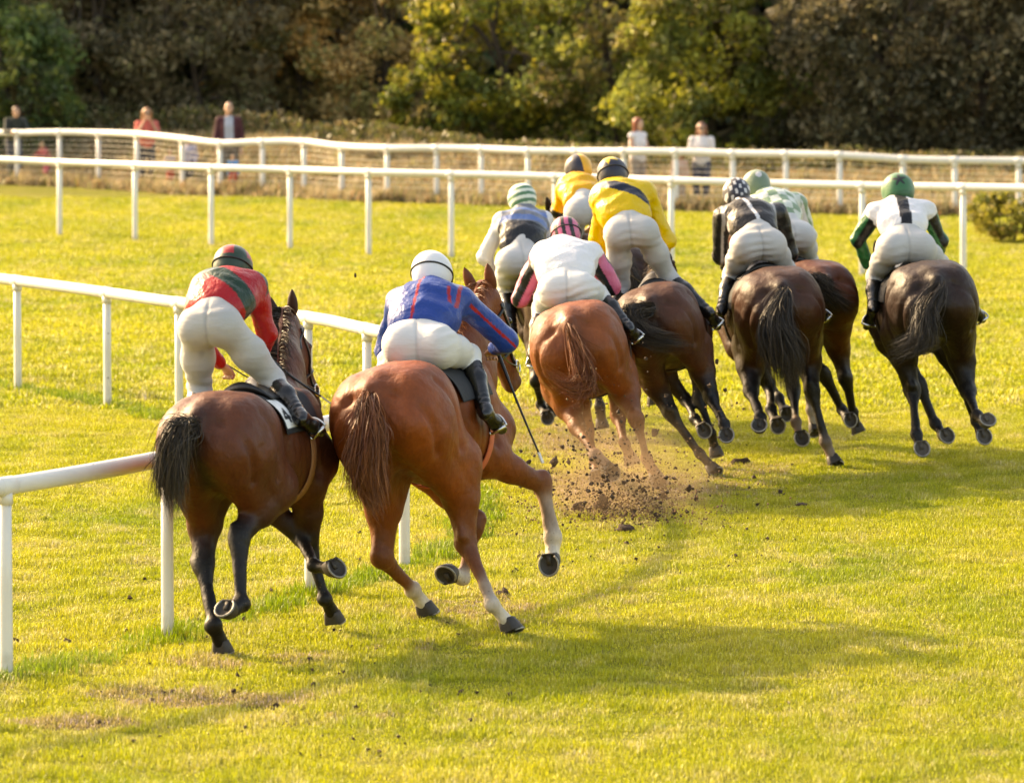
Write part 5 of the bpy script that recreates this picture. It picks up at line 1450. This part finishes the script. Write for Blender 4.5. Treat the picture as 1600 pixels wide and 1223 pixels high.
# ------------------------------------------------------------------ spectators
M_FABRIC = mat('fabric', rough=0.8, vcol=True, bumps=[(14, 0.4, 0.02, None)])
M_HAIRP = mat('hair', rough=0.5, vcol=True, bumps=[(40, 0.5, 0.01, (1, 1, 0.2))])
M_DARKP = mat('dark_plastic', (0.012, 0.012, 0.013), 0.2)
def spectator(u, dep, h, sp):
    x = (u - UC) / FPX * dep
    o = np.array([x, dep, sp.get('z', 0.0)]); k = h / 1.72
    root = empty('person', o); tag(root, sp['label'], 'person', 'spectators behind the fence')
    yaw = rad(sp.get('yaw', 180)); fw = np.array([math.sin(yaw), math.cos(yaw), 0]); rt = np.array([math.cos(yaw), -math.sin(yaw), 0]); up = np.array([0, 0, 1.0])
    L = lambda a, b, c: o + (rt * a + fw * b + up * c) * k
    lean = sp.get('lean', 0.0)
    cd = sp.get('crouch', 0.0)
    hip, chest, neck, head = L(0, -0.3 * lean, 0.92 - cd), L(0, 0.12 * lean, 1.26 - cd), L(0, 0.25 * lean, 1.44 - cd), L(0, 0.34 * lean + 0.02, 1.60 - cd - 0.05 * lean)
    el = sp.get('arms', 'down')
    def arm(e):
        s_ = L(e * 0.185, 0.18 * lean, 1.38 - cd)
        if el == 'down': return s_, L(e * 0.24, -0.02, 1.10 - cd), L(e * 0.235, 0.10, 0.86 - cd)
        if el == 'fold': return s_, L(e * 0.25, 0.05, 1.12 - cd), L(-e * 0.04, 0.24, 1.14 - cd)
        if el == 'face': return s_, L(e * 0.24, 0.14, 1.14 - cd), L(e * 0.09, 0.20, 1.42 - cd)
        return s_, L(e * 0.25, 0.30, 1.15 - cd), L(e * 0.16, 0.52, 1.14 - cd)
    vx = 0.016
    body = [P_cap(hip, chest, 0.115 * k, 0.12 * k, 0.05), P_cap(chest, neck, 0.11 * k, 0.055 * k, 0.05), P_cap(neck, head, 0.05 * k, 0.05 * k, 0.03)] + head_prims(head, up, fw, k)
    top, leg, shoes = [], [], []
    top += [P_cap(hip + up * 0.03, chest, 0.145 * k, 0.15 * k, 0.05, (rt, 1.2)), P_cap(chest, neck - up * 0.03, 0.145 * k, 0.075 * k, 0.05, (rt, 1.15))]
    for e in (-1, 1):
        a, b, c = arm(e)
        body += [P_cap(a, b, 0.045 * k, 0.038 * k, 0.03), P_cap(b, c, 0.038 * k, 0.026 * k, 0.03)] + hand_prims(c, norm(c - b), e, k, 0.8)
        q = sp.get('sleeve', 1.0)
        top += [P_cap(neck - up * 0.06, a, 0.07 * k, 0.068 * k, 0.05)]
        if q > 0: top += [P_cap(a, a + (b - a) * min(1, q * 2), 0.066 * k, 0.058 * k, 0.03)]
        if q > 0.5: top += [P_cap(b, b + (c - b) * 0.9, 0.058 * k, 0.042 * k, 0.03)]
        hp_, kn, an = L(e * 0.095, -0.25 * lean, 0.90 - cd), L(e * 0.10, 0.05 + cd * 0.6, 0.49 - cd * 0.4), L(e * 0.10, -0.02, 0.09)
        body += [P_cap(hp_, kn, 0.08 * k, 0.055 * k, 0.04), P_cap(kn, an, 0.052 * k, 0.036 * k, 0.03)]
        if sp.get('skirt'): leg += [P_cap(hp_, kn + up * 0.10, 0.11 * k, 0.13 * k, 0.12)]
        else: leg += [P_cap(hp_, kn, 0.10 * k, 0.075 * k, 0.05), P_cap(kn, an, 0.075 * k, 0.058 * k, 0.03)]
        shoes.append([P_cap(L(e * 0.10, -0.05, 0.045), L(e * 0.11, 0.15, 0.04), 0.045 * k, 0.04 * k, 0.03)])
    leg.append(P_cap(hip, hip + up * 0.06, 0.13 * k, 0.125 * k, 0.05, (rt, 1.2)))
    def put(name, prims, m, col, v=vx):
        f = Field(prims, v); V, F_ = f.mesh(1)
        c = col(V, o, k, rt, fw) if callable(col) else np.tile(np.asarray(col, float), (len(V), 1)) * (1 + 0.08 * vnoise(V, 12, 3))[:, None]
        return add(name, V, F_, m, root, c)
    put('body', body, M_SKIN, (0.5, 0.3, 0.2), 0.014)
    put('top', top, M_FABRIC, sp['top']); put('skirt' if sp.get('skirt') else 'trousers', leg, M_FABRIC, sp['leg'])
    for s_ in shoes: put('shoe', s_, M_FABRIC, sp.get('shoe', (0.03, 0.03, 0.03)), 0.012)
    hair = [P_ell(head + up * 0.035 * k - fw * 0.02 * k, np.array([0.088, 0.105, 0.100]) * k, np.stack([rt, fw, up], 1), 0.02), dict(P_ell(head + fw * 0.10 * k - up * 0.03 * k, np.array([0.075, 0.075, 0.09]) * k, np.stack([rt, fw, up], 1), 0.015), sub=True)]
    if sp.get('long'):
        for e in (-1, 1): hair.insert(1, P_cap(head + rt * e * 0.07 * k - fw * 0.02 * k + up * 0.03 * k, head + rt * e * 0.085 * k - fw * 0.03 * k - up * 0.20 * k * sp['long'], 0.045 * k, 0.038 * k, 0.03))
        hair.insert(1, P_cap(head - fw * 0.06 * k, head - fw * 0.07 * k - up * 0.2 * k * sp['long'], 0.07 * k, 0.05 * k, 0.03))
    if not sp.get('bald'): put('hair', hair, M_HAIRP, sp['hair'], 0.011)
    if sp.get('shades'):
        parts = [box(head + fw * 0.095 * k + up * 0.008 * k + rt * e * 0.033 * k, (0.055 * k, 0.012, 0.036 * k), np.stack([rt, fw, up], 1)) for e in (-1, 1)]
        parts.append(box(head + fw * 0.098 * k + up * 0.014 * k, (0.03, 0.008, 0.008), np.stack([rt, fw, up], 1)))
        v, f = merge(parts); add('sunglasses', v, f, M_DARKP, root, smooth=False)
    return root
def jacket_open(shirt, coat):
    def fn(V, o, k, rt, fw):
        q = V - o
        c = np.tile(np.asarray(coat, float), (len(V), 1)); m = (np.abs(q @ rt) < 0.085 * k) & (q @ fw > 0.05 * k)
        c[m] = shirt
        return c
    return fn
spectator(24, 107.5, 1.68, dict(label='boy in a black top leaning over the fence at the far left', top=(0.02, 0.025, 0.02), leg=(0.05, 0.05, 0.07), hair=(0.10, 0.04, 0.02), lean=0.6, arms='lean', yaw=165))
spectator(72, 106.9, 0.92, dict(label='small fair haired child in pink low behind the fence', top=(0.50, 0.10, 0.10), leg=(0.45, 0.08, 0.10), hair=(0.40, 0.24, 0.11), arms='lean', yaw=230, lean=0.5))
spectator(230, 104.4, 1.68, dict(label='woman in sunglasses and coral top behind the fence', top=(0.58, 0.12, 0.09), leg=(0.04, 0.04, 0.05), hair=(0.34, 0.15, 0.06), long=0.6, shades=1, arms='face', sleeve=0.4, yaw=170))
spectator(266, 103.2, 0.85, dict(label='small child in red and white beside the woman in sunglasses', top=(0.55, 0.42, 0.36), leg=(0.55, 0.08, 0.04), hair=(0.30, 0.16, 0.07), yaw=150))
spectator(296, 103.2, 1.12, dict(label='child in pale lilac between the woman and the bald man', top=(0.42, 0.40, 0.52), leg=(0.05, 0.05, 0.07), hair=(0.22, 0.10, 0.04), yaw=200))
spectator(358, 102.0, 1.85, dict(label='bald man in a maroon jacket over a grey shirt', top=jacket_open((0.34, 0.36, 0.42), (0.060, 0.012, 0.018)), leg=(0.13, 0.10, 0.08), hair=(0.4, 0.3, 0.2), bald=1, arms='down', yaw=175))
spectator(364, 101.3, 0.80, dict(label='small child in blue and red at the feet of the bald man', top=(0.10, 0.30, 0.60), leg=(0.60, 0.07, 0.03), hair=(0.30, 0.16, 0.07), yaw=160))
spectator(996, 94.4, 1.70, dict(label='auburn haired woman in a white top behind the fence', top=(0.62, 0.60, 0.62), leg=(0.30, 0.24, 0.20), hair=(0.22, 0.055, 0.02), long=0.9, arms='fold', sleeve=0.0, yaw=130))
spectator(1062, 93.8, 1.08, dict(label='child in a pale peach top between the two women on the right', top=(0.55, 0.36, 0.28), leg=(0.40, 0.30, 0.22), hair=(0.30, 0.13, 0.05), long=0.6, yaw=190))
spectator(1096, 93.9, 1.62, dict(label='girl in sunglasses with long brown hair and white top', top=(0.60, 0.56, 0.56), leg=(0.06, 0.06, 0.09), hair=(0.16, 0.055, 0.025), long=0.9, shades=1, arms='fold', sleeve=0.3, yaw=190))

# ------------------------------------------------------------------ soil thrown up by the hooves
M_CLOD = mat('clod_soil', (0.045, 0.024, 0.013), 0.95, var=0.4, vscale=30, bumps=[(60, 0.8, 0.01, None)])
M_GRAIN = mat('soil_grain', (0.17, 0.095, 0.045), 0.95, var=0.5, vscale=3)
def clod(c, r_, seed):
    r = np.random.RandomState(seed)
    V = []
    for i in range(7):
        for j in range(10):
            th, ph = math.pi * i / 6, 2 * math.pi * j / 10
            V.append((math.sin(th) * math.cos(ph), math.sin(th) * math.sin(ph), math.cos(th)))
    V = np.array(V); n = 1 + 0.35 * vnoise(V, 2.2, seed) + 0.22 * vnoise(V, 6, seed + 1)
    V = V * n[:, None] * r_ * np.array([r.uniform(0.7, 1.3), r.uniform(0.7, 1.2), r.uniform(0.7, 1.5)])
    F = [(i * 10 + j, (i + 1) * 10 + j, (i + 1) * 10 + (j + 1) % 10, i * 10 + (j + 1) % 10) for i in range(6) for j in range(10)]
    root = add('clod', V, F, M_CLOD, None, smooth=True); root.location = [float(q) for q in c]
    return root
CL = [(904, 792, 37.2, 0.036, 'blocky dark clod flying at the left of the soil spray'), (940, 785, 37.4, 0.040, 'large ragged clod in the middle of the soil spray'), (1036, 772, 37.7, 0.036, 'upright clod with grass at the right of the soil spray'),
      (1026, 798, 37.6, 0.028, 'narrow dark clod falling low at the right of the spray'), (904, 826, 36.9, 0.034, 'lowest dark clod at the left foot of the soil spray'), (866, 722, 37.2, 0.026, 'dark clod flying beside the knee of the chestnut with socks'),
      (888, 722, 37.3, 0.020, 'small clod flying just right of the whip tip'), (826, 722, 37.0, 0.018, 'smallest clod flying left of the whip tip'), (1120, 565, 38.8, 0.020, 'upper dark clod in the air between the two bay horses'), (1133, 609, 38.8, 0.019, 'lower dark clod in the air between the two bay horses'),
      (1022, 677, 38.2, 0.022, 'dark clod in the air between chestnut and bay hind legs'), (1088, 778, 37.0, 0.018, 'little clod in the air right of the soil spray')]
for i, (u, v, d, r_, lab) in enumerate(CL):
    tag(clod(at(u, v, d), r_, i + 3), lab, 'clod', 'clods of soil kicked up')
tag(clod(at(555, 430, 33.0), 0.010, 90), 'tiny dark clod in the air left of the white helmet', 'clod')
for i, (u, v, r_, lab) in enumerate([(975, 830, 0.055, 'large heap of dark turned soil on the grass below the spray'), (1158, 728, 0.045, 'dark turned sod lying right of the dust, beyond the bay horse'), (106, 1004, 0.022, 'small dark clod lying on grass between the two nearest posts'),
                                  (1250, 790, 0.032, 'small flat sod lying on the grass at right of the spray'), (785, 930, 0.04, 'small brown divot lying under the chestnut horse with white socks')]):
    c = clod(gnd(u, v) + np.array([0, 0, r_ * 0.15]), r_, 60 + i); c.scale = (1.5, 1.1, 0.75); tag(c, lab, 'clod')
r = np.random.RandomState(9)
n = 9000
cen = gnd(985, 815)
th = r.uniform(0, 1, n)
C = np.stack([cen[0] + r.normal(size=n) * 0.33 * (0.6 + th) - 0.12 * th, cen[1] + 0.5 - th * 1.3 + r.normal(size=n) * 0.4, np.abs(r.normal(size=n)) * 0.33 * (0.4 + th)], 1)
sz = (r.uniform(0, 1, n) ** 7 * 0.011 + 0.0018)[:, None]
def crumbs(C, sz, r):
    """irregular six-cornered crumbs, each turned its own way"""
    n = len(C)
    O = np.array([(1, 0, 0), (-1, 0, 0), (0, 1, 0), (0, -1, 0), (0, 0, 1), (0, 0, -1)], float)
    q = r.normal(size=(n, 4)); q /= np.linalg.norm(q, axis=1, keepdims=True)
    w, x, y, z = q.T
    R = np.stack([1 - 2 * (y * y + z * z), 2 * (x * y - z * w), 2 * (x * z + y * w), 2 * (x * y + z * w), 1 - 2 * (x * x + z * z), 2 * (y * z - x * w), 2 * (x * z - y * w), 2 * (y * z + x * w), 1 - 2 * (x * x + y * y)], 1).reshape(n, 3, 3)
    L = O[None] * r.uniform(0.45, 1.35, (n, 6, 1)) * np.asarray(sz).reshape(n, 1, 1)
    V = C[:, None] + np.einsum('nij,nkj->nki', R, L)
    F = np.concatenate([np.arange(n)[:, None] * 6 + np.array(f) for f in ((0, 2, 4), (2, 1, 4), (1, 3, 4), (3, 0, 4), (2, 0, 5), (1, 2, 5), (3, 1, 5), (0, 3, 5))]).astype(np.int32)
    return V.reshape(-1, 3), F
V, F = crumbs(C, sz, r)
tag(add('soil_spray', V, F, M_GRAIN, None, smooth=False), 'spray of fine brown soil behind the chestnut horse in the middle', 'soil', None, 'stuff')
n = 600
cu = [(r.uniform(560, 1250), r.uniform(640, 900)) if k < 0.7 else (r.uniform(20, 800), r.uniform(900, 1200)) for k in r.uniform(size=n)]
C = np.array([gnd(*p) for p in cu]) + np.array([0, 0, 0.018])
sz = (r.uniform(0, 1, n) ** 4 * 0.020 + 0.005)[:, None]
V, F = crumbs(C, sz, r)
tag(add('scattered_soil', V, F, M_CLOD, None, smooth=False), 'crumbs of dark soil scattered over the trampled grass', 'soil', None, 'stuff')
n = 650
th = r.uniform(0, 1, n)
C = np.stack([cen[0] + r.normal(size=n) * 0.30 * (0.5 + th) - 0.2 * th, cen[1] + 0.4 - th * 1.2 + r.normal(size=n) * 0.35, np.abs(r.normal(size=n)) * 0.42 * (0.35 + th)], 1)
sz = (r.uniform(0, 1, n) ** 4 * 0.020 + 0.005)[:, None]
V, F = crumbs(C, sz, r)
tag(add('soil_crumbs', V, F, M_CLOD, None, smooth=False), 'dark crumbs of earth flung up within the soil spray', 'soil', None, 'stuff')
# thin dust hanging in the spray
m = bpy.data.materials.new('dust'); t = NT(m)
t.n.remove(t.b)
pv = t.new('ShaderNodeVolumePrincipled'); pv.inputs['Color'].default_value = (0.62, 0.42, 0.24, 1)
tc = t.new('ShaderNodeTexCoord'); ln = t.new('ShaderNodeVectorMath', operation='LENGTH'); t.link(tc.outputs['Object'], ln.inputs[0])
fall = t.ramp(ln.outputs['Value'], [(0.15, 1.0), (0.98, 0.0)])
nz = t.ramp(t.noise(2.2, 4, 0.6), [(0.38, 0.05), (0.68, 1.0)])
den = t.mix(1.0, fall, nz, 'MULTIPLY')
ml = t.new('ShaderNodeMath', operation='MULTIPLY'); t.link(den, ml.inputs[0]); ml.inputs[1].default_value = 1.3
t.link(ml.outputs[0], pv.inputs['Density']); t.link(pv.outputs[0], t.out.inputs['Volume'])
V, F = [], []
for i in range(13):
    for j in range(24):
        a, b = math.pi * i / 12, 2 * math.pi * j / 24
        V.append((math.sin(a) * math.cos(b), math.sin(a) * math.sin(b), math.cos(a)))
F = [(i * 24 + j, (i + 1) * 24 + j, (i + 1) * 24 + (j + 1) % 24, i * 24 + (j + 1) % 24) for i in range(12) for j in range(24)]
du = add('dust_cloud', V, F, m); c = gnd(975, 800); du.location = (c[0], c[1] + 0.2, 0.22); du.scale = (0.85, 1.2, 0.65)
tag(du, 'thin brown dust hanging over the kicked up soil', 'dust', None, 'stuff')
